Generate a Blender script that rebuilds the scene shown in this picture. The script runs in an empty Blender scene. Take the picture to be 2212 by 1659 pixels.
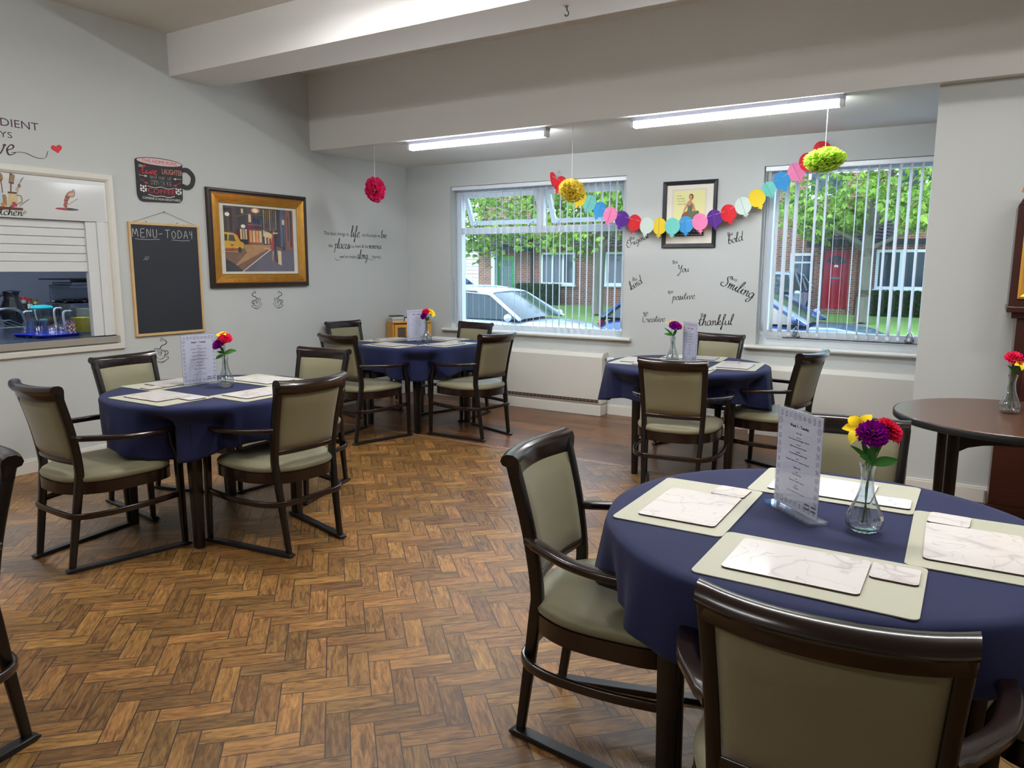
import bpy, math, random
from math import sin, cos, pi, radians as R, sqrt, atan2
from mathutils import Vector as V, Matrix
random.seed(7)
SC = bpy.context.scene
COL = SC.collection

# ---------------------------------------------------------------- camera, sky, sun, exposure
CAM_POS = V((5.7905, -7.0043, 1.5)); YAW, PITCH, ROLL, FPX = -0.5534, -0.1547, 0.0035, 1617.2272
_f = V((sin(YAW)*cos(PITCH), cos(YAW)*cos(PITCH), sin(PITCH)))
_r = V((cos(YAW), -sin(YAW), 0)); _u = _r.cross(_f)
_r2 = _r*cos(ROLL)+_u*sin(ROLL); _u2 = -_r*sin(ROLL)+_u*cos(ROLL)
cd = bpy.data.cameras.new('camera'); cam = bpy.data.objects.new('camera', cd); COL.objects.link(cam)
cam.matrix_world = Matrix(((_r2.x, _u2.x, -_f.x, CAM_POS.x), (_r2.y, _u2.y, -_f.y, CAM_POS.y), (_r2.z, _u2.z, -_f.z, CAM_POS.z), (0, 0, 0, 1)))
cd.sensor_fit = 'HORIZONTAL'; cd.sensor_width = 36; cd.lens = FPX/2212*36; cd.clip_start = .02; cd.clip_end = 300
SC.camera = cam
SC.view_settings.view_transform = 'Standard'; SC.view_settings.look = 'None'
SC.view_settings.exposure = 1.56; SC.view_settings.gamma = 1; SC.view_settings.use_curve_mapping = False
w = bpy.data.worlds.new('sky'); SC.world = w; w.use_nodes = True
_bg = w.node_tree.nodes['Background']; _bg.inputs[0].default_value = (.62, .80, 1, 1); _bg.inputs[1].default_value = 1.7
sl = bpy.data.lights.new('sun', 'SUN'); sl.energy = .8; sl.angle = R(12); sl.color = (1, .96, .88)
sun = bpy.data.objects.new('sun', sl); COL.objects.link(sun)
sun.rotation_euler = (R(42), 0, R(-25))
SC.cycles.max_bounces = 7; SC.cycles.diffuse_bounces = 4; SC.cycles.glossy_bounces = 3
SC.cycles.transmission_bounces = 5; SC.cycles.transparent_max_bounces = 14
SC.cycles.caustics_reflective = False; SC.cycles.caustics_refractive = False
SC.cycles.sample_clamp_indirect = 4; SC.cycles.use_adaptive_sampling = True; SC.cycles.adaptive_threshold = .02
TUBE = 19.0
ROOM_FILL = 30.0

# ---------------------------------------------------------------- materials
MATS = {}
def lin(c):
    return tuple(((v/255/12.92) if v/255 <= .04045 else ((v/255+.055)/1.055)**2.4) for v in c)
def mat(name, col=(200, 200, 200), rough=.5, metal=0, spec=.5, noise=0, nscale=8, bump=0, bscale=60, coat=0, trans=0, ior=1.45, sheen=0, alpha=1, emis=None, estr=0, stretch=None):
    m = bpy.data.materials.new(name); m.use_nodes = True
    nt = m.node_tree; b = nt.nodes['Principled BSDF']
    c = lin(col) if max(col) > 1.001 or len(col) == 3 and isinstance(col[0], int) else tuple(col)
    b.inputs['Base Color'].default_value = (*c, 1); b.inputs['Roughness'].default_value = rough
    b.inputs['Metallic'].default_value = metal; b.inputs['Specular IOR Level'].default_value = spec
    b.inputs['IOR'].default_value = ior
    if coat: b.inputs['Coat Weight'].default_value = coat; b.inputs['Coat Roughness'].default_value = .12
    if trans: b.inputs['Transmission Weight'].default_value = trans
    if sheen: b.inputs['Sheen Weight'].default_value = sheen
    if alpha < 1: b.inputs['Alpha'].default_value = alpha
    if emis: b.inputs['Emission Color'].default_value = (*emis, 1); b.inputs['Emission Strength'].default_value = estr
    if noise or bump:
        tc = nt.nodes.new('ShaderNodeTexCoord'); src = tc.outputs['Object']
        if stretch:
            mp = nt.nodes.new('ShaderNodeMapping'); nt.links.new(src, mp.inputs[0]); mp.inputs['Scale'].default_value = stretch; src = mp.outputs[0]
    if noise:
        n = nt.nodes.new('ShaderNodeTexNoise'); n.inputs['Scale'].default_value = nscale; n.inputs['Detail'].default_value = 5
        nt.links.new(src, n.inputs[0])
        mx = nt.nodes.new('ShaderNodeMix'); mx.data_type = 'RGBA'
        nt.links.new(n.outputs[0], mx.inputs[0])
        mx.inputs[6].default_value = (*[max(0, v*(1-noise)) for v in c], 1); mx.inputs[7].default_value = (*[min(1, v*(1+noise)) for v in c], 1)
        nt.links.new(mx.outputs[2], b.inputs['Base Color'])
    if bump:
        n = nt.nodes.new('ShaderNodeTexNoise'); n.inputs['Scale'].default_value = bscale; n.inputs['Detail'].default_value = 3
        nt.links.new(src, n.inputs[0])
        bp = nt.nodes.new('ShaderNodeBump'); bp.inputs['Strength'].default_value = bump; bp.inputs['Distance'].default_value = .002
        nt.links.new(n.outputs[0], bp.inputs['Height']); nt.links.new(bp.outputs[0], b.inputs['Normal'])
    MATS[name] = m
    return m
class NG:
    """tiny helper to write node maths"""
    def __init__(s, m): s.nt = m.node_tree; s.N = s.nt.nodes; s.L = s.nt.links
    def new(s, t, **k):
        n = s.N.new(t)
        for a, v in k.items(): setattr(n, a, v)
        return n
    def m(s, op, a, b=None, c=None):
        n = s.N.new('ShaderNodeMath'); n.operation = op
        for i, v in enumerate((a, b, c)):
            if v is None: continue
            if isinstance(v, (int, float)): n.inputs[i].default_value = v
            else: s.L.new(v, n.inputs[i])
        return n.outputs[0]
    def mixf(s, f, a, b):  # a*(1-f)+b*f
        return s.m('ADD', s.m('MULTIPLY', a, s.m('SUBTRACT', 1.0, f)), s.m('MULTIPLY', b, f))
    def mixc(s, f, a, b, mode='MIX'):
        n = s.N.new('ShaderNodeMix'); n.data_type = 'RGBA'; n.blend_type = mode
        for i, v in ((0, f), (6, a), (7, b)):
            if isinstance(v, (int, float)): n.inputs[i].default_value = v
            elif isinstance(v, tuple): n.inputs[i].default_value = (*v, 1) if len(v) == 3 else v
            else: s.L.new(v, n.inputs[i])
        return n.outputs[2]
    def vec(s, x, y, z=0.0):
        n = s.N.new('ShaderNodeCombineXYZ')
        for i, v in enumerate((x, y, z)):
            if isinstance(v, (int, float)): n.inputs[i].default_value = v
            else: s.L.new(v, n.inputs[i])
        return n.outputs[0]

def floor_material():
    m = bpy.data.materials.new('herringbone_vinyl'); m.use_nodes = True; g = NG(m); b = g.N['Principled BSDF']
    tc = g.new('ShaderNodeTexCoord'); sp = g.new('ShaderNodeSeparateXYZ'); g.L.new(tc.outputs['Object'], sp.inputs[0])
    X, Y = sp.outputs[0], sp.outputs[1]
    W = .0785; s2 = .70710678
    u0 = (3.974*s2-5.293*s2)/W; v0 = (-3.974*s2-5.293*s2)/W
    u = g.m('ADD', g.m('MULTIPLY', g.m('ADD', X, Y), s2/W), -u0+600)
    v = g.m('ADD', g.m('MULTIPLY', g.m('SUBTRACT', Y, X), s2/W), -v0+1+600)
    i, j = g.m('FLOOR', u), g.m('FLOOR', v)
    ij = g.m('ADD', i, j); q = g.m('FLOOR', g.m('DIVIDE', g.m('ADD', ij, .5), 6)); k = g.m('SUBTRACT', ij, g.m('MULTIPLY', q, 6))
    isv = g.m('GREATER_THAN', k, 2.5)
    q6 = g.m('MULTIPLY', q, 6)
    al_h = g.m('SUBTRACT', g.m('ADD', u, j), q6); al_v = g.m('SUBTRACT', g.m('SUBTRACT', g.m('ADD', v, i), q6), 3)
    fu, fv = g.m('FRACT', u), g.m('FRACT', v)
    al = g.mixf(isv, al_h, al_v); ac = g.mixf(isv, fv, fu)
    idx = g.mixf(isv, j, g.m('ADD', i, 371))
    # alcove boards: run along x
    PW = .12
    ry = g.m('DIVIDE', Y, PW); rj = g.m('FLOOR', ry); rfy = g.m('FRACT', ry)
    rx = g.m('ADD', g.m('DIVIDE', X, 1.1), g.m('MULTIPLY', rj, .37)); ri = g.m('FLOOR', rx)
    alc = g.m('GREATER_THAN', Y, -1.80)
    al2 = g.m('MULTIPLY', g.m('FRACT', rx), 9.2)
    along = g.mixf(alc, al, al2); across = g.mixf(alc, ac, rfy); a_id = g.mixf(alc, idx, g.m('ADD', rj, 900)); b_id = g.mixf(alc, q, ri)
    wn = g.new('ShaderNodeTexWhiteNoise', noise_dimensions='2D'); g.L.new(g.vec(a_id, b_id), wn.inputs[0])
    rnd = wn.outputs[0]; spc = g.new('ShaderNodeSeparateColor'); g.L.new(wn.outputs[1], spc.inputs[0])
    # grain
    gv = g.vec(g.m('ADD', g.m('MULTIPLY', along, .55), g.m('MULTIPLY', rnd, 77)), g.m('ADD', g.m('MULTIPLY', across, 3.2), g.m('MULTIPLY', spc.outputs[1], 31)), a_id)
    n1 = g.new('ShaderNodeTexNoise'); n1.inputs['Scale'].default_value = 1.3; n1.inputs['Detail'].default_value = 6; n1.inputs['Roughness'].default_value = .62; n1.inputs['Distortion'].default_value = 1.1; g.L.new(gv, n1.inputs[0])
    gv2 = g.vec(g.m('MULTIPLY', along, .8), g.m('MULTIPLY', across, 22), a_id)
    n2 = g.new('ShaderNodeTexNoise'); n2.inputs['Scale'].default_value = 2; n2.inputs['Detail'].default_value = 4; g.L.new(gv2, n2.inputs[0])
    n3 = g.new('ShaderNodeTexNoise'); n3.inputs['Scale'].default_value = .9; n3.inputs['Detail'].default_value = 2; g.L.new(gv, n3.inputs[0])
    cr = g.new('ShaderNodeValToRGB'); g.L.new(n1.outputs[0], cr.inputs[0])
    e = cr.color_ramp.elements; e[0].position = .28; e[0].color = (*lin((81, 52, 27)), 1); e[1].position = .72; e[1].color = (*lin((200, 152, 86)), 1)
    e2 = cr.color_ramp.elements.new(.5); e2.color = (*lin((160, 113, 58)), 1)
    c = g.mixc(g.m('MULTIPLY', n2.outputs[0], .35), cr.outputs[0], (.10, .05, .022))
    # knots / dark stains
    kn = g.m('MULTIPLY', g.m('GREATER_THAN', n3.outputs[0], .62), .35); c = g.mixc(kn, c, (.06, .028, .012))
    br = g.m('ADD', g.m('MULTIPLY', g.m('POWER', rnd, 1.3), .50), .47)
    c = g.mixc(1.0, c, g.vec(br, g.m('MULTIPLY', br, g.m('ADD', .95, g.m('MULTIPLY', spc.outputs[2], .10))), g.m('MULTIPLY', br, .93)), 'MULTIPLY')
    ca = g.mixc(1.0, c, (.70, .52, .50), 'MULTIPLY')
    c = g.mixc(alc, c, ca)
    # joints
    e_ac = g.m('MINIMUM', across, g.m('SUBTRACT', 1.0, across)); e_al = g.m('MINIMUM', along, g.m('SUBTRACT', 3.0, along))
    ln = g.m('LESS_THAN', g.m('MINIMUM', e_ac, e_al), .025)
    ln = g.m('MULTIPLY', ln, g.m('SUBTRACT', 1.0, alc))
    ln2 = g.m('MULTIPLY', g.m('LESS_THAN', e_ac, .008), g.m('MULTIPLY', alc, .35))
    c = g.mixc(g.m('ADD', g.m('MULTIPLY', ln, .95), ln2), c, (.018, .014, .012))
    # border strip
    bd = g.m('LESS_THAN', g.m('ABSOLUTE', g.m('ADD', Y, 1.82)), .032)
    bn = g.new('ShaderNodeTexNoise'); bn.inputs['Scale'].default_value = 30; g.L.new(tc.outputs['Object'], bn.inputs[0])
    bc = g.mixc(g.m('GREATER_THAN', bn.outputs[0], .52), lin((150, 118, 84)), lin((128, 90, 58)))
    c = g.mixc(bd, c, bc)
    bl = g.m('LESS_THAN', g.m('ABSOLUTE', g.m('SUBTRACT', g.m('ABSOLUTE', g.m('ADD', Y, 1.82)), .036)), .004)
    c = g.mixc(bl, c, (.03, .02, .015))
    g.L.new(c, b.inputs['Base Color'])
    ro = g.m('SUBTRACT', g.m('ADD', .34, g.m('MULTIPLY', n1.outputs[0], .16)), g.m('MULTIPLY', alc, .12)); g.L.new(ro, b.inputs['Roughness'])
    bp = g.new('ShaderNodeBump'); bp.inputs['Strength'].default_value = .06; bp.inputs['Distance'].default_value = .001
    g.L.new(g.m('SUBTRACT', n2.outputs[0], g.m('MULTIPLY', ln, 1.5)), bp.inputs['Height']); g.L.new(bp.outputs[0], b.inputs['Normal'])
    return m
def brick_material(name, c1, c2, mort, scale=1.0):
    m = bpy.data.materials.new(name); m.use_nodes = True; g = NG(m); b = g.N['Principled BSDF']
    tc = g.new('ShaderNodeTexCoord'); sp = g.new('ShaderNodeSeparateXYZ'); g.L.new(tc.outputs['Object'], sp.inputs[0])
    br = g.new('ShaderNodeTexBrick'); g.L.new(g.vec(g.m('ADD', sp.outputs[0], sp.outputs[1]), sp.outputs[2]), br.inputs[0])
    br.inputs['Color1'].default_value = (*lin(c1), 1); br.inputs['Color2'].default_value = (*lin(c2), 1); br.inputs['Mortar'].default_value = (*lin(mort), 1)
    br.inputs['Scale'].default_value = 1; br.inputs['Brick Width'].default_value = .23*scale; br.inputs['Row Height'].default_value = .078*scale; br.inputs['Mortar Size'].default_value = .011*scale
    br.inputs['Bias'].default_value = -.1
    g.L.new(br.outputs[0], b.inputs['Base Color']); b.inputs['Roughness'].default_value = .85
    return m
def marble_material():
    m = bpy.data.materials.new('marble_board'); m.use_nodes = True; g = NG(m); b = g.N['Principled BSDF']
    tc = g.new('ShaderNodeTexCoord'); oi = g.new('ShaderNodeObjectInfo')
    ad = g.new('ShaderNodeVectorMath', operation='ADD'); g.L.new(tc.outputs['Object'], ad.inputs[0]); g.L.new(g.vec(g.m('MULTIPLY', oi.outputs['Random'], 9), oi.outputs['Random']), ad.inputs[1])
    d = g.new('ShaderNodeTexNoise'); d.inputs['Scale'].default_value = 9; d.inputs['Detail'].default_value = 4; g.L.new(ad.outputs[0], d.inputs[0])
    mx = g.new('ShaderNodeMix', data_type='VECTOR'); mx.inputs[0].default_value = .07; g.L.new(ad.outputs[0], mx.inputs[4]); g.L.new(d.outputs[1], mx.inputs[5])
    n = g.new('ShaderNodeTexNoise'); n.inputs['Scale'].default_value = 4.5; n.inputs['Detail'].default_value = 1.5; n.inputs['Distortion'].default_value = .4; g.L.new(mx.outputs[1], n.inputs[0])
    vein = g.m('ABSOLUTE', g.m('SUBTRACT', n.outputs[0], .5))
    f = g.m('SUBTRACT', 1.0, g.m('MINIMUM', g.m('DIVIDE', vein, .010), 1.0)); f = g.m('MULTIPLY', f, g.m('MULTIPLY', d.outputs[0], .6))
    f2 = g.m('SUBTRACT', 1.0, g.m('MINIMUM', g.m('DIVIDE', vein, .045), 1.0))
    c = g.mixc(g.m('MULTIPLY', f2, .3), lin((218, 214, 212)), lin((192, 184, 182)))
    c = g.mixc(f, c, lin((140, 122, 118)))
    n_b = g.new('ShaderNodeTexNoise'); n_b.inputs['Scale'].default_value = 8.5; n_b.inputs['Detail'].default_value = 2; n_b.inputs['Distortion'].default_value = .8; g.L.new(mx.outputs[1], n_b.inputs[0])
    vb = g.m('ABSOLUTE', g.m('SUBTRACT', n_b.outputs[0], .52)); fb = g.m('SUBTRACT', 1.0, g.m('MINIMUM', g.m('DIVIDE', vb, .016), 1.0))
    c = g.mixc(g.m('MULTIPLY', fb, .38), c, lin((164, 150, 146)))
    g.L.new(c, b.inputs['Base Color']); b.inputs['Roughness'].default_value = .14
    return m
def glass_pane_material(name='window_glass', tint=(.93, .97, 1), refl=.9):
    m = bpy.data.materials.new(name); m.use_nodes = True; g = NG(m); g.N.remove(g.N['Principled BSDF'])
    t = g.new('ShaderNodeBsdfTransparent'); t.inputs[0].default_value = (*tint, 1)
    gl = g.new('ShaderNodeBsdfGlossy'); gl.inputs['Roughness'].default_value = .02
    fr = g.new('ShaderNodeLayerWeight'); fr.inputs[0].default_value = .5
    mx = g.new('ShaderNodeMixShader'); g.L.new(g.m('MULTIPLY', g.m('ADD', g.m('POWER', fr.outputs['Facing'], 5.0), .035), refl), mx.inputs[0]); g.L.new(t.outputs[0], mx.inputs[1]); g.L.new(gl.outputs[0], mx.inputs[2])
    g.L.new(mx.outputs[0], g.N['Material Output'].inputs[0])
    return m
def fabric_blind_material():
    m = bpy.data.materials.new('blind_fabric'); m.use_nodes = True; g = NG(m); g.N.remove(g.N['Principled BSDF'])
    d = g.new('ShaderNodeBsdfDiffuse'); d.inputs[0].default_value = (.86, .86, .86, 1)
    t = g.new('ShaderNodeBsdfTranslucent'); t.inputs[0].default_value = (.80, .81, .82, 1)
    mx = g.new('ShaderNodeMixShader'); mx.inputs[0].default_value = .4; g.L.new(d.outputs[0], mx.inputs[1]); g.L.new(t.outputs[0], mx.inputs[2])
    g.L.new(mx.outputs[0], g.N['Material Output'].inputs[0])
    return m
def leafy(name, c1, c2, trans=.35):
    m = bpy.data.materials.new(name); m.use_nodes = True; g = NG(m); g.N.remove(g.N['Principled BSDF'])
    ge = g.new('ShaderNodeNewGeometry')
    c = g.mixc(ge.outputs['Random Per Island'], lin(c1), lin(c2))
    d = g.new('ShaderNodeBsdfDiffuse'); g.L.new(c, d.inputs[0]); t = g.new('ShaderNodeBsdfTranslucent'); g.L.new(c, t.inputs[0])
    mx = g.new('ShaderNodeMixShader'); mx.inputs[0].default_value = trans; g.L.new(d.outputs[0], mx.inputs[1]); g.L.new(t.outputs[0], mx.inputs[2])
    g.L.new(mx.outputs[0], g.N['Material Output'].inputs[0])
    MATS[name] = m
    return m

M_WALL = mat('wall_paint_grey', (192, 196, 195), .72, bump=.25, bscale=220, noise=.015, nscale=3)
M_CEIL = mat('ceiling_paint', (228, 227, 222), .8, bump=.15, bscale=150)
M_SOFF = mat('beam_paint', (224, 224, 222), .75, bump=.2, bscale=180)
M_TRIM = mat('white_gloss_trim', (214, 212, 204), .32)
M_FLOOR = floor_material()
M_BASE = mat('baseboard_paint', (216, 214, 206), .4)
M_UPVC = mat('white_plastic_frame', (226, 232, 238), .25)
M_GLASS = glass_pane_material()
M_BLIND = fabric_blind_material()
M_WOOD = mat('dark_mahogany', (27, 13, 10), .24, noise=.35, nscale=14, stretch=(1, 1, 6), coat=.35)
M_WOODLEG = mat('black_brown_wood', (15, 10, 8), .33, noise=.3, nscale=14, coat=.2)
M_FAB = mat('olive_vinyl', (122, 117, 90), .42, noise=.1, nscale=4, bump=.35, bscale=420, sheen=.2)
M_NAVY = mat('navy_cloth', (20, 28, 70), .9, bump=.3, bscale=900, sheen=.05, noise=.08, nscale=20)
M_MAT = mat('sage_leatherette', (178, 178, 160), .5, bump=.3, bscale=300)
M_MARBLE = marble_material()
M_CORK = mat('dark_edge', (70, 52, 44), .8)
M_ACR = glass_pane_material('clear_acrylic', (.90, .93, .95), 2.5)
M_GLS = glass_pane_material('clear_vase_glass', (.92, .955, .965), 3.2)
M_PAPER = mat('menu_paper', (226, 226, 238), .5)
M_INK = mat('black_ink', (28, 28, 34), .6)
M_INKG = mat('grey_ink', (108, 108, 120), .6)
M_BLACK = mat('black_satin', (22, 22, 24), .35)
M_WHITE = mat('plain_white', (232, 232, 230), .5)
M_CHROME = mat('chrome', (210, 212, 215), .12, metal=1)
M_STEEL = mat('brushed_steel', (150, 156, 166), .3, metal=1, noise=.1, nscale=30, stretch=(20, 1, 1))

# ---------------------------------------------------------------- mesh builder
def cat_rom(pts, n=6, closed=False):
    P = [V(p) for p in pts]; out = []; N = len(P)
    rng = range(N if closed else N-1)
    for i in rng:
        p0 = P[(i-1) % N] if closed or i > 0 else P[0]*2-P[1]
        p1, p2 = P[i], P[(i+1) % N]
        p3 = P[(i+2) % N] if closed or i+2 < N else P[-1]*2-P[-2]
        for k in range(n):
            t = k/n
            out.append(.5*((2*p1)+(p2-p0)*t+(2*p0-5*p1+4*p2-p3)*t*t+(3*p1-p0-3*p2+p3)*t**3))
    if not closed: out.append(P[-1])
    return out
class MB:
    def __init__(s): s.v = []; s.f = []; s.mi = []
    def add(s, vs, fs, mi=0):
        b = len(s.v); s.v += [tuple(v) for v in vs]; s.f += [tuple(i+b for i in f) for f in fs]; s.mi += [mi]*len(fs); return s
    def box(s, x0, x1, y0, y1, z0, z1, mi=0):
        x0, x1 = sorted((x0, x1)); y0, y1 = sorted((y0, y1)); z0, z1 = sorted((z0, z1))
        return s.add([(x, y, z) for z in (z0, z1) for y in (y0, y1) for x in (x0, x1)], [(0, 2, 3, 1), (4, 5, 7, 6), (0, 1, 5, 4), (2, 6, 7, 3), (0, 4, 6, 2), (1, 3, 7, 5)], mi)
    def obox(s, c, ax, ay, az, mi=0):  # oriented box, half-extent vectors
        c, ax, ay, az = V(c), V(ax), V(ay), V(az)
        return s.add([c+ax*i+ay*j+az*k for k in (-1, 1) for j in (-1, 1) for i in (-1, 1)], [(0, 2, 3, 1), (4, 5, 7, 6), (0, 1, 5, 4), (2, 6, 7, 3), (0, 4, 6, 2), (1, 3, 7, 5)], mi)
    def prism(s, poly, o, u, v, n, d, mi=0):  # polygon in plane (u,v) extruded along n by d
        o, u, v, n = V(o), V(u), V(v), V(n); k = len(poly)
        a = [o+u*p[0]+v*p[1] for p in poly]; b = [p+n*d for p in a]
        return s.add(a+b, [tuple(range(k))[::-1], tuple(range(k, 2*k))]+[(i, (i+1) % k, (i+1) % k+k, i+k) for i in range(k)], mi)
    def poly(s, poly, o, u, v, mi=0):
        o, u, v = V(o), V(u), V(v)
        return s.add([o+u*p[0]+v*p[1] for p in poly], [tuple(range(len(poly)))], mi)
    def sweep(s, path, sec, up=(0, 0, 1), closed=False, mi=0, scales=None, cap=True):
        P = [V(p) for p in path]; N = len(P); K = len(sec); vs = []; up = V(up)
        for i in range(N):
            if closed: t = P[(i+1) % N]-P[i-1]
            else: t = P[min(i+1, N-1)]-P[max(i-1, 0)]
            t.normalize(); x = t.cross(up)
            if x.length < 1e-4: x = V((1, 0, 0))
            x.normalize(); y = x.cross(t)
            sc = scales[i] if scales else 1
            sx, sy = sc if isinstance(sc, tuple) else (sc, sc)
            vs += [P[i]+x*(q[0]*sx)+y*(q[1]*sy) for q in sec]
        fs = []
        for i in range(N if closed else N-1):
            j = (i+1) % N
            for k in range(K): fs.append((i*K+k, i*K+(k+1) % K, j*K+(k+1) % K, j*K+k))
        if cap and not closed: fs += [tuple(range(K))[::-1], tuple(range((N-1)*K, N*K))]
        return s.add(vs, fs, mi)
    def tube(s, path, r, n=8, closed=False, mi=0, scales=None, up=(0, 0, 1)):
        return s.sweep(path, [(r*cos(2*pi*k/n), r*sin(2*pi*k/n)) for k in range(n)], up, closed, mi, scales)
    def lathe(s, prof, c=(0, 0, 0), n=24, mi=0, axis=(0, 0, 1), xa=None, cap=True, rib=None):
        a = V(axis).normalized(); x = V(xa) if xa else (V((1, 0, 0)) if abs(a.x) < .9 else V((0, 1, 0))); x = (x-a*x.dot(a)).normalized(); y = a.cross(x)
        c = V(c); vs = []
        for (r, h) in prof:
            for k in range(n):
                t = 2*pi*k/n; rr = r*(rib(t, h) if rib else 1)
                vs.append(c+a*h+x*(rr*cos(t))+y*(rr*sin(t)))
        fs = [(i*n+k, i*n+(k+1) % n, (i+1)*n+(k+1) % n, (i+1)*n+k) for i in range(len(prof)-1) for k in range(n)]
        if cap: fs += [tuple(range(n))[::-1], tuple(range((len(prof)-1)*n, len(prof)*n))]
        return s.add(vs, fs, mi)
    def grid(s, fn, nu, nv, mi=0, wrap=False):
        vs = [fn(i/nu, j/nv) for j in range(nv+1) for i in range(nu if wrap else nu+1)]; w_ = nu if wrap else nu+1
        fs = [(j*w_+i, j*w_+(i+1) % w_, (j+1)*w_+(i+1) % w_, (j+1)*w_+i) for j in range(nv) for i in range(nu)]
        return s.add(vs, fs, mi)
    def blob(s, c, rx, ry, rz, nu=12, nv=8, mi=0):
        c = V(c)
        def fn(u, v):
            t = 2*pi*u; p = pi*v
            return c+V((rx*sin(p)*cos(t), ry*sin(p)*sin(t), -rz*cos(p)))
        return s.grid(fn, nu, nv, mi, True)
    def ribbon(s, pts, w0, o, u, v, n=4, mi=0, nib=.6, smooth=True):
        P = cat_rom([(p[0], p[1], 0) for p in pts], n) if smooth and len(pts) > 2 else [V((p[0], p[1], 0)) for p in pts]
        o, u, v = V(o), V(u), V(v); vs = []
        for i in range(len(P)):
            t = P[min(i+1, len(P)-1)]-P[max(i-1, 0)]
            if t.length < 1e-9: t = V((1, 0, 0))
            t.normalize(); nn = V((-t.y, t.x, 0)); ww = w0*(1-nib+nib*abs(t.x*.5-t.y*.87)*1.2)
            for sg in (-.5, .5): q = P[i]+nn*(ww*sg); vs.append(o+u*q.x+v*q.y)
        return s.add(vs, [(2*i, 2*i+1, 2*i+3, 2*i+2) for i in range(len(P)-1)], mi)
    def build(s, name, mats, parent=None, smooth=False, bevel=0, seg=2, subsurf=0, solid=0, angle=40):
        me = bpy.data.meshes.new(name); me.from_pydata(s.v, [], s.f); me.validate(verbose=False)
        if not isinstance(mats, (list, tuple)): mats = [mats]
        for m in mats: me.materials.append(m)
        if len(mats) > 1 and len(me.polygons) == len(s.mi): me.polygons.foreach_set('material_index', s.mi)
        if smooth: me.polygons.foreach_set('use_smooth', [True]*len(me.polygons))
        if smooth and not subsurf:
            try: me.set_sharp_from_angle(angle=R(angle))
            except Exception: pass
        o = bpy.data.objects.new(name, me); COL.objects.link(o)
        if parent is not None: o.parent = parent
        if solid: md = o.modifiers.new('s', 'SOLIDIFY'); md.thickness = solid; md.offset = 0
        if bevel: md = o.modifiers.new('b', 'BEVEL'); md.width = bevel; md.segments = seg; md.limit_method = 'ANGLE'; md.angle_limit = R(35); md.harden_normals = False
        if subsurf: md = o.modifiers.new('u', 'SUBSURF'); md.levels = subsurf; md.render_levels = subsurf
        return o
def rrect(w, h, r, n=4):
    out = []
    for cx, cy, a0 in ((w/2-r, h/2-r, 0), (-w/2+r, h/2-r, 90), (-w/2+r, -h/2+r, 180), (w/2-r, -h/2+r, 270)):
        out += [(cx+r*cos(R(a0+90*k/n)), cy+r*sin(R(a0+90*k/n))) for k in range(n+1)]
    return out
def rect(w, h): return [(-w/2, -h/2), (w/2, -h/2), (w/2, h/2), (-w/2, h/2)]
def tag(o, label=None, cat=None, group=None, kind=None):
    if label: o['label'] = label
    if cat: o['category'] = cat
    if group: o['group'] = group
    if kind: o['kind'] = kind
    return o
def empty(name, loc=(0, 0, 0), rz=0, label=None, cat=None, group=None, kind=None):
    o = bpy.data.objects.new(name, None); COL.objects.link(o); o.location = loc; o.rotation_euler = (0, 0, rz); o.empty_display_size = .1
    return tag(o, label, cat, group, kind)
def struct(o): o['kind'] = 'structure'; return o
def copy_tree(o, parent=None):
    kids = [c for c in ALLKIDS(o)]
    c = o.copy(); COL.objects.link(c)
    if parent is not None: c.parent = parent
    for k in kids: copy_tree(k, c)
    return c
def ALLKIDS(o): return list(o.children)

# ---------------------------------------------------------------- lettering
_TXT = {}
def text_mesh(s):
    if s in _TXT: return _TXT[s]
    cu = bpy.data.curves.new('t', 'FONT'); cu.body = s; cu.size = 1; cu.resolution_u = 3
    ob = bpy.data.objects.new('t', cu); COL.objects.link(ob); bpy.context.view_layer.update()
    dg = bpy.context.evaluated_depsgraph_get(); me = bpy.data.meshes.new_from_object(ob.evaluated_get(dg))
    vs = [tuple(v.co) for v in me.vertices]; fs = [tuple(p.vertices) for p in me.polygons]
    bpy.data.objects.remove(ob); bpy.data.curves.remove(cu); bpy.data.meshes.remove(me)
    _TXT[s] = (vs, fs); return _TXT[s]
def put_text(mb, s, o, u, v, h, mi=0, width=None, align='L', shear=0, bold=0, arc=0):
    """h = cap height; o = baseline point"""
    vs, fs = text_mesh(s)
    if not vs: return
    x0 = min(p[0] for p in vs); x1 = max(p[0] for p in vs); k = h/.69
    kx = (width/(x1-x0)) if width else k
    wd = (x1-x0)*kx; off = {'L': 0, 'C': -wd/2, 'R': -wd}[align]
    o, u, v = V(o), V(u), V(v); out = []
    for p in vs:
        x = (p[0]-x0)*kx+off; y = p[1]*k
        out.append(o+u*(x+shear*y)+v*(y+(arc*(4*(x/wd)**2-1) if arc else 0)))
    mb.add(out, fs, mi)
    if bold:
        for dx, dy in ((bold, 0), (-bold, 0), (0, bold), (0, -bold)): mb.add([q+u*dx+v*dy for q in out], fs, mi)
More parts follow.
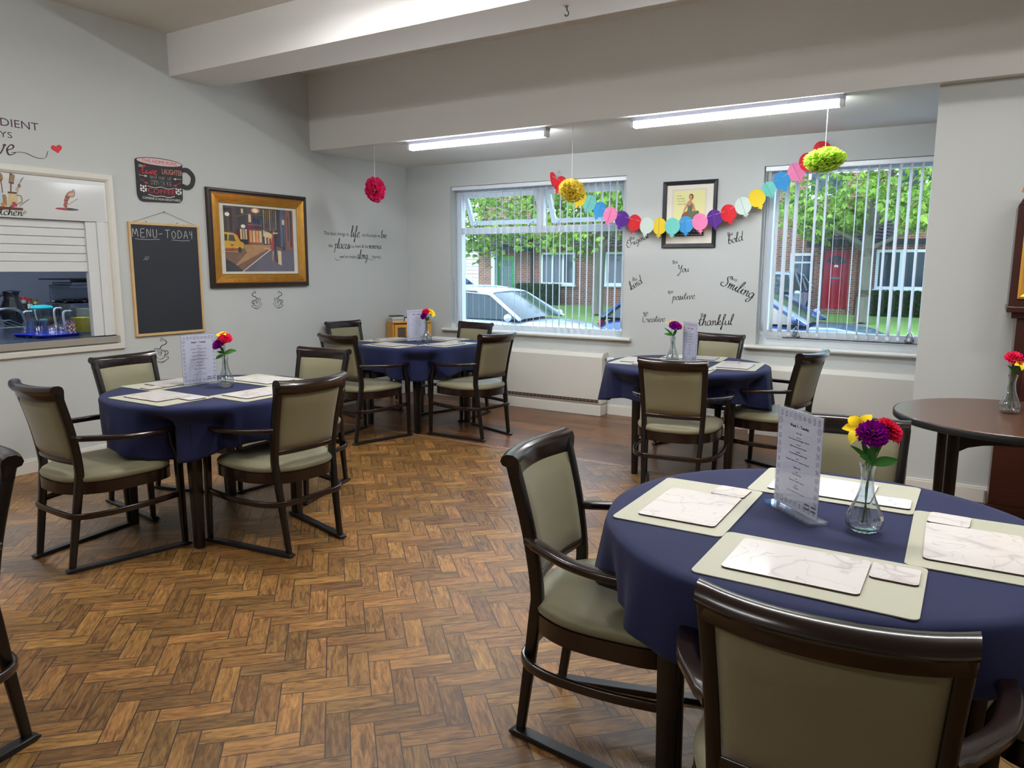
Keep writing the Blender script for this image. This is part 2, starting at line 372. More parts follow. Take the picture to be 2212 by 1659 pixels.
CUR = {
'a': (.45, [[(.38, .38), (.2, .45), (.05, .25), (.12, .02), (.28, .06), (.38, .4), (.36, .08), (.48, .03)]]),
'b': (.4, [[(.03, .12), (.2, .6), (.25, .95), (.15, .95), (.08, .4), (.12, .03), (.3, .05), (.36, .3), (.22, .42), (.13, .3)]]),
'c': (.36, [[(.34, .35), (.22, .45), (.06, .25), (.12, .02), (.3, .04), (.4, .12)]]),
'd': (.46, [[(.36, .38), (.2, .45), (.05, .25), (.12, .02), (.28, .08), (.4, .5), (.47, 1), (.4, .5), (.37, .08), (.5, .03)]]),
'e': (.38, [[(.05, .2), (.25, .28), (.32, .4), (.2, .46), (.06, .25), (.12, .02), (.28, .03), (.42, .15)]]),
'f': (.3, [[(.0, .1), (.2, .55), (.32, .95), (.22, 1), (.15, .6), (.06, -.35), (.0, -.4), (.02, -.2), (.2, .08), (.35, .12)]]),
'g': (.44, [[(.36, .38), (.2, .45), (.05, .25), (.12, .03), (.28, .08), (.37, .4), (.3, -.25), (.15, -.42), (.05, -.3), (.2, -.08), (.46, .1)]]),
'h': (.42, [[(.0, .05), (.2, .6), (.27, .98), (.17, .9), (.08, .0)], [(.1, .15), (.25, .43), (.33, .35), (.32, .08), (.44, .03)]]),
'i': (.24, [[(.02, .1), (.13, .43), (.11, .08), (.26, .03)], [(.15, .6), (.17, .64)]]),
'k': (.4, [[(.0, .05), (.2, .6), (.27, .98), (.17, .9), (.08, .0)], [(.11, .15), (.28, .43), (.32, .3), (.13, .22), (.25, .05), (.42, .04)]]),
'l': (.23, [[(.0, .05), (.18, .55), (.26, .95), (.16, .95), (.08, .4), (.1, .03), (.25, .06)]]),
'm': (.56, [[(.03, .35), (.1, .43), (.1, .0)], [(.1, .15), (.22, .43), (.28, .35), (.27, .0)], [(.27, .15), (.4, .43), (.46, .35), (.45, .06), (.58, .03)]]),
'n': (.42, [[(.03, .35), (.1, .43), (.1, .0)], [(.1, .15), (.25, .43), (.32, .35), (.31, .06), (.44, .03)]]),
'o': (.38, [[(.3, .42), (.12, .4), (.05, .18), (.15, .01), (.32, .1), (.35, .32), (.25, .44), (.42, .38)]]),
'p': (.4, [[(.05, .35), (.12, .43), (.08, 0), (.03, -.42)], [(.1, .2), (.22, .44), (.36, .35), (.32, .08), (.12, .04)]]),
'r': (.36, [[(.02, .3), (.1, .46), (.14, .38), (.3, .4), (.26, .1), (.4, .03)]]),
's': (.34, [[(.02, .05), (.2, .47), (.22, .3), (.28, .1), (.15, .0), (.06, .05), (.38, .08)]]),
't': (.32, [[(.04, .15), (.2, .7), (.23, .85), (.13, .3), (.18, .02), (.34, .08)], [(.0, .55), (.36, .6)]]),
'u': (.44, [[(.05, .43), (.06, .1), (.16, .01), (.3, .12), (.34, .43), (.34, .08), (.46, .03)]]),
'v': (.4, [[(.03, .35), (.1, .43), (.14, .05), (.2, .02), (.32, .3), (.32, .43), (.42, .4)]]),
'O': (.66, [[(.45, .95), (.2, .85), (.03, .45), (.12, .05), (.4, .0), (.62, .35), (.58, .8), (.35, .97), (.2, .75), (.3, .5)]]),
'C': (.48, [[(.4, .7), (.5, .85), (.35, .97), (.1, .7), (.05, .3), (.2, .0), (.48, .1)]]),
'Y': (.5, [[(.0, .8), (.1, .95), (.12, .55), (.3, .48), (.47, .9), (.35, .2), (.15, -.4), (.02, -.25), (.48, .1)]]),
'S': (.52, [[(.6, .8), (.45, 1), (.22, .8), (.42, .42), (.33, .02), (.05, .03), (.0, .25), (.15, .3)]]),
'L': (.52, [[(.42, .8), (.4, 1), (.25, .9), (.2, .5), (.12, .08), (.0, .05), (.1, .15), (.35, .0), (.56, .12)]]),
}
def put_cursive(mb, s, o, u, v, h, mi=0, wt=.07, shear=.12, kx=1.0):
    o, u, v = V(o), V(u), V(v); x = 0
    for ch in s:
        if ch == ' ': x += .3; continue
        adv, st = CUR[ch]
        for q in st:
            pts = [((x+p[0]*kx+shear*p[1])*h, p[1]*h) for p in q]
            mb.ribbon(pts, wt*h, o, u, v, 5, mi)
        x += adv*kx
    return x*h

# ================================================================ THE ROOM
HC, H = 2.64, 3.366            # ceiling height in the window bay, in the main room
def wall_with_holes(name, axis, a0, a1, z0, z1, d0, d1, holes, m):
    mb = MB()
    def bx(p, q, r, s_):
        if q-p < 1e-6 or s_-r < 1e-6: return
        if axis == 'x': mb.box(p, q, d0, d1, r, s_)
        else: mb.box(d0, d1, p, q, r, s_)
    cur = a0
    for (h0, h1, g0, g1) in sorted(holes):
        bx(cur, h0, z0, z1); bx(h0, h1, z0, g0); bx(h0, h1, g1, z1); cur = h1
    bx(cur, a1, z0, z1)
    return struct(mb.build(name, m))
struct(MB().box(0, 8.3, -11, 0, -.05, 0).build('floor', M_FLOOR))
wall_with_holes('wall_left', 'y', -11.1, .3, 0, 3.45, -.14, 0, [(-5.3, -3.60, .86, 2.15)], M_WALL)
wall_with_holes('wall_back', 'x', 0, 8.3, -.5, 2.9, 0, .3, [(.633, 2.769, .79, 2.392), (4.088, 6.25, .79, 2.392)], M_WALL)
struct(MB().box(8.3, 8.45, -11.1, .3, 0, 3.45).build('wall_right', M_WALL))
struct(MB().box(0, 8.3, -11.1, -11, 0, 3.45).build('wall_front', M_WALL))
struct(MB().box(5.478, 8.3, -1.40, -1.27, 0, HC).build('wall_partition', M_WALL))
struct(MB().box(0, 8.3, -11, -1.36, H, H+.08).build('ceiling', M_CEIL))
struct(MB().box(0, 8.3, -1.36, 0, HC, HC+.12).build('ceiling', M_CEIL))
struct(MB().box(0, 8.3, -1.481, -1.36, HC, H).build('trim_1', M_SOFF))          # front face of the lowered bay ceiling
struct(MB().box(0, 8.3, -2.998, -2.554, 3.035, H).build('trim_2', M_SOFF))      # ceiling beam
# baseboards
def baseboard(name, path, hgt=.105, th=.018):
    mb = MB()
    for (x0, y0, x1, y1) in path:
        mb.box(x0, x1, y0, y1, 0, hgt-.012)
        if x1-x0 > y1-y0: mb.box(x0, x1, y0+(th*.35 if y1 < .001 and y0 < y1 else 0), y1, hgt-.012, hgt)
        else: mb.box(x0, x1-th*.35, y0, y1, hgt-.012, hgt)
    return struct(mb.build(name, M_BASE, bevel=.003))
baseboard('baseboard_left', [(0, -11, .018, -.001)])
baseboard('baseboard_back', [(.019, -.018, 1.08, 0), (2.63, -.018, 4.10, 0)])
baseboard('baseboard_partition', [(5.478, -1.418, 8.28, -1.40)])
baseboard('baseboard_right', [(8.282, -11, 8.3, -1.42)])

# ---------------------------------------------------------------- windows
def window(n, x0, x1, z0, z1, lower_panes, vents, transom, y0=.12, y1=.185, sx0=None, sx1=None):
    root = struct(empty('window_%d' % n, ((x0+x1)/2, y0, z0)))
    def P(mb, name, m, **k):
        o = mb.build(name, m, **k); o.parent = root; o.location = (-(x0+x1)/2, -y0, -z0); return o
    F = MB(); fw = .07
    F.box(x0, x0+fw, y0, y1, z0, z1); F.box(x1-fw, x1, y0, y1, z0, z1); F.box(x0+fw, x1-fw, y0, y1, z1-fw, z1); F.box(x0+fw, x1-fw, y0, y1, z0, z0+fw)
    if transom: F.box(x0+fw, x1-fw, y0, y1, transom-.035, transom+.035)
    for (a, b) in vents[:-1]: F.box(b-.0, vents[vents.index((a, b))+1][0], y0, y1, transom+.035, z1-fw)
    P(F, 'window_frame', M_UPVC, bevel=.004)
    rv = MB(); rv.box(x0-.012, x0-.001, .005, .30, z0, z1); rv.box(x1+.001, x1+.012, .005, .30, z0, z1)
    for (a, b, c, d) in lower_panes:
        P(MB().box(a, b, (y0+y1)/2-.004, (y0+y1)/2+.004, c, d), 'window_pane', M_GLASS)
    for (a, b) in vents:
        a += .004; b -= .004; zt, zb = z1-fw-.004, transom+.039
        sash = MB(); g = MB(); hh = zt-zb; w_ = .05; ang = R(25)
        def T(mb):
            for i, v in enumerate(mb.v):
                x, y, z = v; dz = zt-z; dy = y-y0
                mb.v[i] = (x, y0+.02+dy*cos(ang)+dz*sin(ang), zt-dz*cos(ang)+dy*sin(ang)*.0)
            return mb
        sash.box(a, a+w_, y0, y0+.05, zb, zt).box(b-w_, b, y0, y0+.05, zb, zt).box(a+w_, b-w_, y0, y0+.05, zb, zb+w_).box(a+w_, b-w_, y0, y0+.05, zt-w_, zt)
        g.box(a+w_, b-w_, y0+.022, y0+.028, zb+w_, zt-w_)
        s_ = P(T(sash), 'sash', M_UPVC, bevel=.003)
        gp = T(g).build('window_pane', M_GLASS); gp.parent = s_
        hd = MB()
        for hx in (a+.12, b-.12): hd.tube([(hx, y0+.14, zb+.05), (hx, y0+.04, zb+.03), (hx+.03, y0-.01, zb+.0), (hx+.06, y0-.02, zb+.02)], .006, 6)
        hh_ = hd.build('stay_arm', M_STEEL); hh_.parent = s_
    s0, s1 = sx0 or x0-.1, sx1 or x1+.1
    S = MB(); prof = [(.12, 0), (-.04, 0), (-.052, -.006), (-.056, -.016), (-.052, -.027), (-.04, -.033), (-.0, -.033), (-.0, -.012), (.12, -.012)]
    k = len(prof)
    S.add([(s0, p[0], z0+.013+p[1]) for p in prof]+[(s1, p[0], z0+.013+p[1]) for p in prof], [tuple(range(k)), tuple(range(k, 2*k))[::-1]]+[(i, i+k, (i+1) % k+k, (i+1) % k) for i in range(k)])
    P(S, 'window_sill', M_TRIM, bevel=.0)
    return root, P
win1, _P = window(1, .633, 2.769, .79, 2.392, [(.703, 2.699, .86, 1.87)], [(.703, 1.69), (1.775, 2.699)], 1.905)
win2, _P2 = window(2, 4.088, 6.25, .79, 2.392, [(4.158, 6.18, .94, 2.322)], [], None)
fr = MB().box(4.158, 6.18, .105, .16, .86, .94); _P2(fr, 'bottom_rail', M_UPVC, bevel=.004)
for hx in (4.42, 5.33):
    h_ = MB(); h_.box(hx-.035, hx+.035, .085, .105, .885, .905); h_.tube([(hx-.02, .08, .91), (hx-.015, .07, .955), (hx+.005, .065, .985), (hx+.02, .075, .95), (hx+.03, .08, .915)], .006, 6); h_.box(hx-.015, hx+.015, .07, .1, .90, .93)
    _P2(h_, 'window_latch', M_CHROME)
_P2(MB().box(4.30, 6.0, .098, .106, .872, .878), 'rail_seam', M_BLACK)

# vertical blinds: a headrail, louvres turned almost edge-on, a bottom chain
def blind(x0, x1, n, z0, z1, angf, label, yy=.045):
    root = empty('vertical_blind', ((x0+x1)/2, yy, z1), 0, label, 'blind', 'vertical blinds at the two windows')
    cx = (x0+x1)/2
    hr = MB().box(x0-cx, x1-cx, -.022, .018, -.042, -.002); hr.build('headrail', M_UPVC, root, bevel=.003)
    ch = MB(); step = (x1-x0-.06)/(n-1); pts = []
    for i in range(n):
        x = x0+.03+i*step-cx; a = R(angf(i))
        d = V((sin(a), cos(a), 0))*.0445
        sl_ = MB(); zb, zt = z0-z1+.0, -.045
        nn = V((d.y, -d.x, 0)).normalized()
        def fn(u, v): return V((x, 0, zb+(zt-zb)*v))+d*(2*u-1)+nn*(.0025*(1-(2*u-1)**2))
        sl_.grid(fn, 4, 10)
        s_ = sl_.build('louvre', M_BLIND, root, smooth=True, solid=.0006)
        wt = MB(); c_ = V((x, 0, zb+.012)); wt.obox(c_, d*.98, nn*.0022, V((0, 0, .014))); wt.build('bottom_weight', M_UPVC, s_)
        for sg in (-1,):
            pts.append((x+d.x*sg, d.y*sg, zb+.015))
    for i in range(n-1):
        p, q = V(pts[i]), V(pts[i+1]); m_ = (p+q)/2-V((0, 0, .018+.012*((i*7) % 3 == 0)))
        ch.tube(cat_rom([p, m_, q], 4), .0011, 4)
    ch.build('bottom_chain', M_WHITE, root)
    cd_ = MB(); cd_.tube([(x0-cx+.012, -.03, -.04), (x0-cx+.015, -.03, -1.0), (x0-cx+.03, -.03, -1.02), (x0-cx+.03, -.03, -.04)], .0016, 4); cd_.build('control_cord', M_WHITE, root)
    return root
_rb = random.Random(3)
blind(.64, 2.765, 27, .86, 2.392, lambda i: (-39 if i < 2 else -33+_rb.uniform(-2.2, 2.2)-(.10*i)), 'white vertical blind over the wider window, left of the framed dancer poster')
_w2 = [-34, -34, -36, -33, -16, -24, -22, -11, -8.5, -12.5, -16, -15, -19, -23, -20, -18]+[-20]*12
blind(4.095, 6.24, 27, .90, 2.392, lambda i: _w2[min(i, len(_w2)-1)], 'white vertical blind over the window beside the partition wall')

# ---------------------------------------------------------------- ceiling tubes
M_TUBE = mat('lit_tube', (255, 255, 255), .5, emis=(.93, .97, 1), estr=TUBE)
M_TUBE2 = mat('lit_tube_added_fill', (255, 255, 255), .5, emis=(1, .985, .96), estr=ROOM_FILL)  # glow of the unseen battens added to fill the main room
M_LAMPB = mat('lamp_housing', (176, 178, 196), .3)
def batten(x0, x1, y, z, m, label, group=None, hang=.0, rz=0, watts=0):
    root = empty('ceiling_light', ((x0+x1)/2, y, z), rz, label, 'light', group); L = (x1-x0)/2
    b = MB().prism([(-.045, 0), (.045, 0), (.034, -.028), (-.034, -.028)], (-L, 0, 0), (0, 1, 0), (0, 0, 1), (1, 0, 0), 2*L)
    b.build('housing', M_LAMPB, root, bevel=.003)
    t = MB().prism([(-.026, -.0285), (.026, -.0285), (.030, -.056), (.016, -.074), (-.016, -.074), (-.030, -.056)], (-L+.03, 0, 0), (0, 1, 0), (0, 0, 1), (1, 0, 0), 2*L-.06)
    t.build('diffuser', m, root)
    for sg in (-1, 1): MB().obox((sg*(L-.014), 0, -.051), (.013, 0, 0), (0, .034, 0), (0, 0, .024)).build('end_cap', M_UPVC, root, bevel=.004)
    if watts:
        al = bpy.data.lights.new('tube_light', 'AREA'); al.shape = 'RECTANGLE'; al.size = 2*L-.1; al.size_y = .05; al.energy = watts; al.spread = R(172); al.color = (1, .985, .96)
        lo = bpy.data.objects.new('tube_light', al); COL.objects.link(lo); lo.parent = root; lo.location = (0, 0, -.078)
    return root
batten(1.19, 2.66, -1.385, HC-.001, M_TUBE, 'lit strip light on the lowered ceiling, the one on the left', None)
batten(3.40, 4.93, -1.40, HC-.001, M_TUBE, 'lit strip light on the lowered ceiling, the longer one on the right', None, rz=R(-1.5))
M_TUBE3 = mat('lit_tube_front_row', (255, 255, 255), .5, emis=(1, .98, .95), estr=6)
for x0, y in ((1.9, -3.78), (4.6, -3.78), (.9, -6.6), (2.9, -8.4), (6.4, -4.6)):  # first two form the row by the beam, the rest are added fill
    batten(x0, x0+1.5, y, H-.001, M_TUBE3 if y > -4 else M_TUBE2, 'strip light on the main room ceiling, added as fill outside the front row', 'strip lights on the main room ceiling out of view', watts=19 if y > -4 else 0)

# hook on the beam
hk = empty('ceiling_hook', (3.567, -2.80, 3.034), 0, 'small dark metal hook screwed into the underside of the beam', 'hook')
MB().lathe([(.012, 0), (.012, -.004), (.006, -.01)], n=10).build('hook_plate', M_STEEL, hk)
MB().tube(cat_rom([(0, 0, 0), (.002, 0, -.02), (.012, 0, -.035), (.008, 0, -.052), (-.008, 0, -.052), (-.012, 0, -.042)], 5), .0032, 6).build('hook_arm', M_BLACK, hk)

# ---------------------------------------------------------------- radiator covers
def rad_cover(x0, x1, label, valve=False):
    root = empty('radiator_cover', ((x0+x1)/2, 0, 0), 0, label, 'radiator cover'); cx = (x0+x1)/2
    b = MB().prism([(-.001, .125), (-.001, .645), (-.115, .64), (-.15, .600), (-.15, .175), (-.15, .125)], (x0-cx, 0, 0), (0, 1, 0), (0, 0, 1), (1, 0, 0), x1-x0)
    b.build('casing', M_TRIM, root, bevel=.004)
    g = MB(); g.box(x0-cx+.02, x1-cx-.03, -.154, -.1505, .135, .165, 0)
    n = int((x1-x0)/.045)
    for i in range(n):
        xx = x0-cx+.02+(x1-x0-.05)*i/(n-1); g.box(xx-.002, xx+.002, -.158, -.154, .133, .167, 1)
    g.box(x0-cx+.02, x1-cx-.03, -.158, -.154, .150, .153, 1)
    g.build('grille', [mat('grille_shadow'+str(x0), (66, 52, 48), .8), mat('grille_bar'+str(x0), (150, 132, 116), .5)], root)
    MB().box(x0-cx, x1-cx-.0, -.162, -.002, 0, .105).build('plinth', M_BASE, root, bevel=.004)
    MB().box(x0-cx+.002, x1-cx-.002, -.140, -.002, .105, .125).build('recess', mat('recess'+str(x0), (170, 160, 150), .8), root)
    if valve:
        v = empty('radiator_valve', (x1, -.06, .575), 0, 'white ribbed radiator valve sticking out beside the radiator cover', 'valve')
        MB().lathe([(.012, -.03), (.012, .022)], axis=(1, 0, 0), n=12).build('valve_stem', mat('brass_valve', (150, 120, 90), .35, metal=1), v)
        MB().lathe([(.022, .02), (.025, .03), (.022, .036), (.026, .044), (.022, .05), (.026, .058), (.022, .064), (.025, .072), (.02, .088), (.012, .092)], axis=(1, 0, 0), n=18, rib=lambda t, h: 1+.05*sin(9*t)).build('valve_head', M_WHITE, v, smooth=True)
rad_cover(1.08, 2.622, 'long cream radiator cover under the wider window', True)
rad_cover(4.10, 6.0, 'cream radiator cover under the window beside the partition wall')

# ================================================================ FURNITURE
CH = {}
def make_chair():
    root = empty('dining_chair', (0, 0, 0))
    post = [(.172, -.268, .02), (.178, -.240, .22), (.186, -.212, .43), (.190, -.206, .52), (.197, -.232, .70), (.206, -.282, .905)]
    PP = cat_rom(post, 5)
    def px(z):
        for a, b in zip(PP, PP[1:]):
            if a.z <= z <= b.z: t = (z-a.z)/(b.z-a.z); return a.lerp(b, t)
        return PP[-1]
    for sg in (-1, 1):
        pts = [V((p.x*sg, p.y, p.z)) for p in PP]
        sc = [(.72+.28*min(1, p.z/.4), .75+.25*min(1, p.z/.4)) for p in PP]
        MB().sweep(pts, rrect(.031, .039, .006, 2), (0, 1, 0), scales=sc).build('leg', M_WOODLEG, root, smooth=True, angle=50)
        f = [V((.283*sg, .268, .02)), V((.283*sg, .262, .25)), V((.282*sg, .258, .44)), V((.283*sg, .258, .51)), V((.284*sg, .232, .575)), V((.284*sg, .222, .645))]
        sc = [.72, .9, 1, 1.08, .98, .85]
        MB().sweep(f, rrect(.032, .038, .005, 2), (0, 1, 0), scales=sc).build('leg', M_WOODLEG, root, smooth=True, angle=50)
        # runner
        a, b = V((.172*sg, -.300, .010)), V((.287*sg, .300, .010)); d = (b-a).normalized()
        r_ = MB().sweep([a, a+d*.02, b-d*.02, b], rect(.042, .020), (0, 0, 1), scales=[(1, .35), (1, 1), (1, 1), (1, .35)])
        r_.build('runner', M_BLACK, root, bevel=.003)
        # armrest
        ap = cat_rom([(.200*sg, -.235, .672), (.235*sg, -.17, .668), (.292*sg, -.06, .662), (.318*sg, .06, .658), (.315*sg, .16, .658), (.292*sg, .243, .656), (.282*sg, .262, .655)], 5)
        MB().sweep(ap, rrect(.045, .026, .009, 3), (0, 0, 1), scales=[(.7, 1)]*3+[(1, 1)]*(len(ap)-6)+[(.95, 1)]*3).build('armrest', M_WOOD, root, smooth=True, angle=60)
    # seat outline (D shape): wide flat front, rounded towards the back
    def outline(g=0, n=48):
        out = []
        for k in range(n):
            t = 2*pi*k/n; c, s_ = cos(t), sin(t)
            ex = .42 if s_ > 0 else .72
            x = (abs(c)**ex)*(1 if c > 0 else -1)*(.272+g)
            y = (abs(s_)**ex)*(1 if s_ > 0 else -1)*(.27+g)
            if y < 0: x *= 1-.16*(abs(y)/.27)**1.5
            out.append((x, y))
        return out
    O = outline(); O2 = outline(-.022); k = len(O)
    ap = MB(); ap.add([(x, y, .385) for x, y in O]+[(x, y, .442) for x, y in O]+[(x, y, .442) for x, y in O2]+[(x, y, .385) for x, y in O2],
        [(i+a*k, (i+1) % k+a*k, (i+1) % k+(a+1) % 4*k, i+(a+1) % 4*k) for a in range(4) for i in range(k)])
    ap.build('seat_frame', M_WOOD, root, smooth=True, angle=40)
    c = MB(); rings = [(-.012, .440), (-.002, .448), (.002, .462), (-.006, .476), (-.03, .488), (-.08, .497), (-.15, .502), (-.26, .504)]
    vs = []
    for g, z in rings:
        f = 1+g/.28
        vs += [(x*f, y*f, z) for x, y in O]
    fs = [(j*k+i, j*k+(i+1) % k, (j+1)*k+(i+1) % k, (j+1)*k+i) for j in range(len(rings)-1) for i in range(k)]
    fs += [tuple(range((len(rings)-1)*k, len(rings)*k)), tuple(range(k))[::-1]]
    c.add(vs, fs).build('seat', M_FAB, root, smooth=True, angle=70)
    # U-shaped stretcher
    sp = cat_rom([(.282, .25, .292), (.292, .05, .288), (.268, -.14, .285), (.205, -.242, .283), (.10, -.262, .283), (-.10, -.262, .283), (-.205, -.242, .283), (-.268, -.14, .285), (-.292, .05, .288), (-.282, .25, .292)], 5)
    MB().sweep(sp, rrect(.017, .030, .004, 2), (0, 0, 1)).build('stretcher', M_WOOD, root, smooth=True, angle=50)
    # backrest
    sag = lambda s_: .040*(1-s_*s_)
    def bp(s_, z, off):
        p = px(min(z, .904)); return V((p.x*s_, p.y-sag(s_)*(.5+.5*(z-.53)/.37)+off, z))
    def loop_panel(nx=14, nz=8):
        z0, z1 = .560, .862; m = MB()
        def side(sgn):
            def fn(u, v):
                s_ = (2*u-1)*.93; z = z0+(z1-z0)*v
                e = min(1, min(u, 1-u)*9)*min(1, min(v, 1-v)*7); e = sqrt(max(0, 1-(1-e)**2))
                p = bp(s_, z, 0); p.y += sgn*(.010+.013*e); return p
            return fn
        m.grid(side(1), nx, nz); m.grid(side(-1), nx, nz)
        w_ = nx+1; off = w_*(nz+1)
        brd = [i for i in range(w_)]+[j*w_+nx for j in range(1, nz+1)]+[nz*w_+i for i in range(nx-1, -1, -1)]+[j*w_ for j in range(nz-1, 0, -1)]
        for a, b in zip(brd, brd[1:]+brd[:1]): m.f.append((a, b, b+off, a+off)); m.mi.append(0)
        return m
    loop_panel().build('backrest', M_FAB, root, smooth=True, angle=80)
    MB().sweep([bp(s_/6*.97, .548, 0) for s_ in range(-6, 7)], rrect(.030, .026, .005, 2), (0, 0, 1)).build('bottom_rail', M_WOOD, root, smooth=True, angle=50)
    prof = [(.018, .860), (.020, .905), (.014, .922), (-.002, .931), (-.024, .931), (-.040, .922), (-.045, .908), (-.038, .896), (-.024, .892), (-.018, .886), (-.016, .860)]
    tr = MB(); K = len(prof); NS = 20; vs = []
    for i in range(NS+1):
        s_ = (2*i/NS-1)*1.07
        fl = .006*abs(s_)**4
        for (dy, z) in prof:
            pz = V((px(.9).x*s_, px(.9).y-.040*(1-s_*s_)+dy, z+fl)); vs.append(pz)
    fs = [(i*K+q, i*K+(q+1) % K, (i+1)*K+(q+1) % K, (i+1)*K+q) for i in range(NS) for q in range(K)]+[tuple(range(K))[::-1], tuple(range(NS*K, NS*K+K))]
    tr.add(vs, fs).build('top_rail', M_WOOD, root, smooth=True, angle=45)
    return root
TN = {1: 'the table by the serving hatch', 2: 'the table in the far corner', 3: 'the table between the two windows', 4: 'the nearest table', 5: 'the bare wooden table'}
TS = {1: 'the hatch-side table', 2: 'the far corner table', 3: 'the table between the windows', 4: 'the nearest table'}
G_CH = 'olive and dark wood armchairs around the tables'
chairs = [
 (1.935, -4.875, -3, 'chair nearest the camera on the left of '+TS[1]+', seen side-on from behind'),
 (2.585, -4.25, 86, 'chair on the right of '+TS[1]+' with its back to the open floor'),
 (1.945, -3.535, 186, 'chair at the far side of '+TS[1]+', partly behind another chair back'),
 (1.42, -4.215, -85, 'chair between the grey wall and '+TS[1]+', below the chalkboard'),
 (1.24, -2.13, -4, 'chair at the near left of '+TS[2]+', back to the nearer tables'),
 (1.985, -1.505, 81, 'chair at the right of '+TS[2]+', in front of the radiator cover'),
 (.40, -1.25, -97, 'chair against the left wall at '+TS[2]+', below the wall quotation'),
 (1.335, -.85, 174, 'chair under the window at '+TS[2]+', facing into the room'),
 (4.146, -2.194, 8, 'chair with its back square to the camera at '+TS[3]),
 (3.86, -.79, 170, 'chair under the word stickers on the wall side of '+TS[3]),
 (4.58, -1.50, 78, 'chair right of '+TS[3]+', below the window latch'),
 (4.895, -4.89, -85, 'large armchair on the left of '+TS[4]+', seen from the side'),
 (5.60, -5.42, 4, 'closest chair, its dark curved back filling the lower right corner'),
 (5.42, -4.20, 184, 'chair behind the menu and flowers on the far side of '+TS[4]),
 (6.16, -4.83, 90, 'chair right of '+TS[4]+', mostly beyond the right edge'),
 (3.15, -6.22, 178, 'chair cut off by the left edge of the photo in the foreground'),
]
for i, (x, y, a, lab) in enumerate(chairs):
    if i == 0: c0 = make_chair(); c = c0
    else: c = copy_tree(c0)
    c.location = (x, y, 0); c.rotation_euler = (0, 0, R(a)); tag(c, 'olive '+lab, 'chair', G_CH)
    if i == 0: pass

# ---------------------------------------------------------------- tables, cloths
TAB = {1: (2.02, -4.22, 0, -3), 2: (1.27, -1.40, -5, -8), 3: (3.97, -1.56, 5, 16), 4: (5.475, -4.82, 0, 0), 5: (5.99, -2.70, 0, 6)}
M_WALNUT = mat('walnut_top', (84, 54, 38), .34, noise=.3, nscale=6, stretch=(1.2, 14, 1), coat=.3)
def make_table(n, x, y, rot, ts=0.74, bare=False, R0=.585, rl=.33):
    root = empty('dining_table', (x, y, 0), R(rot))
    t = .745 if not bare else .765
    MB().lathe([(R0-.012, t-.002), (R0, t+.006), (R0, t+.024), (R0-.006, t+.030)], n=64).build('tabletop', [M_WALNUT], root, smooth=True, angle=30)
    if bare: MB().lathe([(R0-.004, t-.006), (R0+.003, t-.002), (R0+.004, t+.022), (R0-.0, t+.028)], n=64, cap=False).build('table_edge', M_BLACK, root, smooth=True)
    for sx in (-1, 1):
        for sy in (-1, 1):
            MB().sweep([(sx*rl, sy*rl, 0), (sx*rl, sy*rl, .45), (sx*rl, sy*rl, t-.001)], rrect(.062 if not bare else .052, .062 if not bare else .052, .008, 2), (0, 1, 0), scales=[.72, .95, 1]).build('leg', M_WOODLEG, root, smooth=True, angle=40)
    ap = MB()
    for sx, sy in ((1, 0), (-1, 0), (0, 1), (0, -1)):
        if bare:
            pl = [(-rl, t-.002), (-rl, t-.16)]+[(-rl*cos(pi*k/10)*.96, t-.16+.10*sin(pi*k/10)**.6) for k in range(0, 11)]+[(rl, t-.16), (rl, t-.002)]
        else: pl = [(-rl, t-.002), (-rl, t-.09), (rl, t-.09), (rl, t-.002)]
        u = V((0, 1, 0)) if sx else V((1, 0, 0)); nrm = V((sx, sy, 0))
        ap.prism(pl, nrm*(rl-.012), u, (0, 0, 1), nrm, .022)
    ap.build('apron', M_WOODLEG, root)
    return root
ARMS = []
for (cx_, cy_, ca_, _l) in chairs:
    for sg in (-1, 1):
        for ly in (.06, .12, .18, .24, .27):
            lx = sg*(.345 if ly < .2 else .325); a_ = R(ca_); ARMS.append((cx_+lx*cos(a_)-ly*sin(a_), cy_+lx*sin(a_)+ly*cos(a_)))
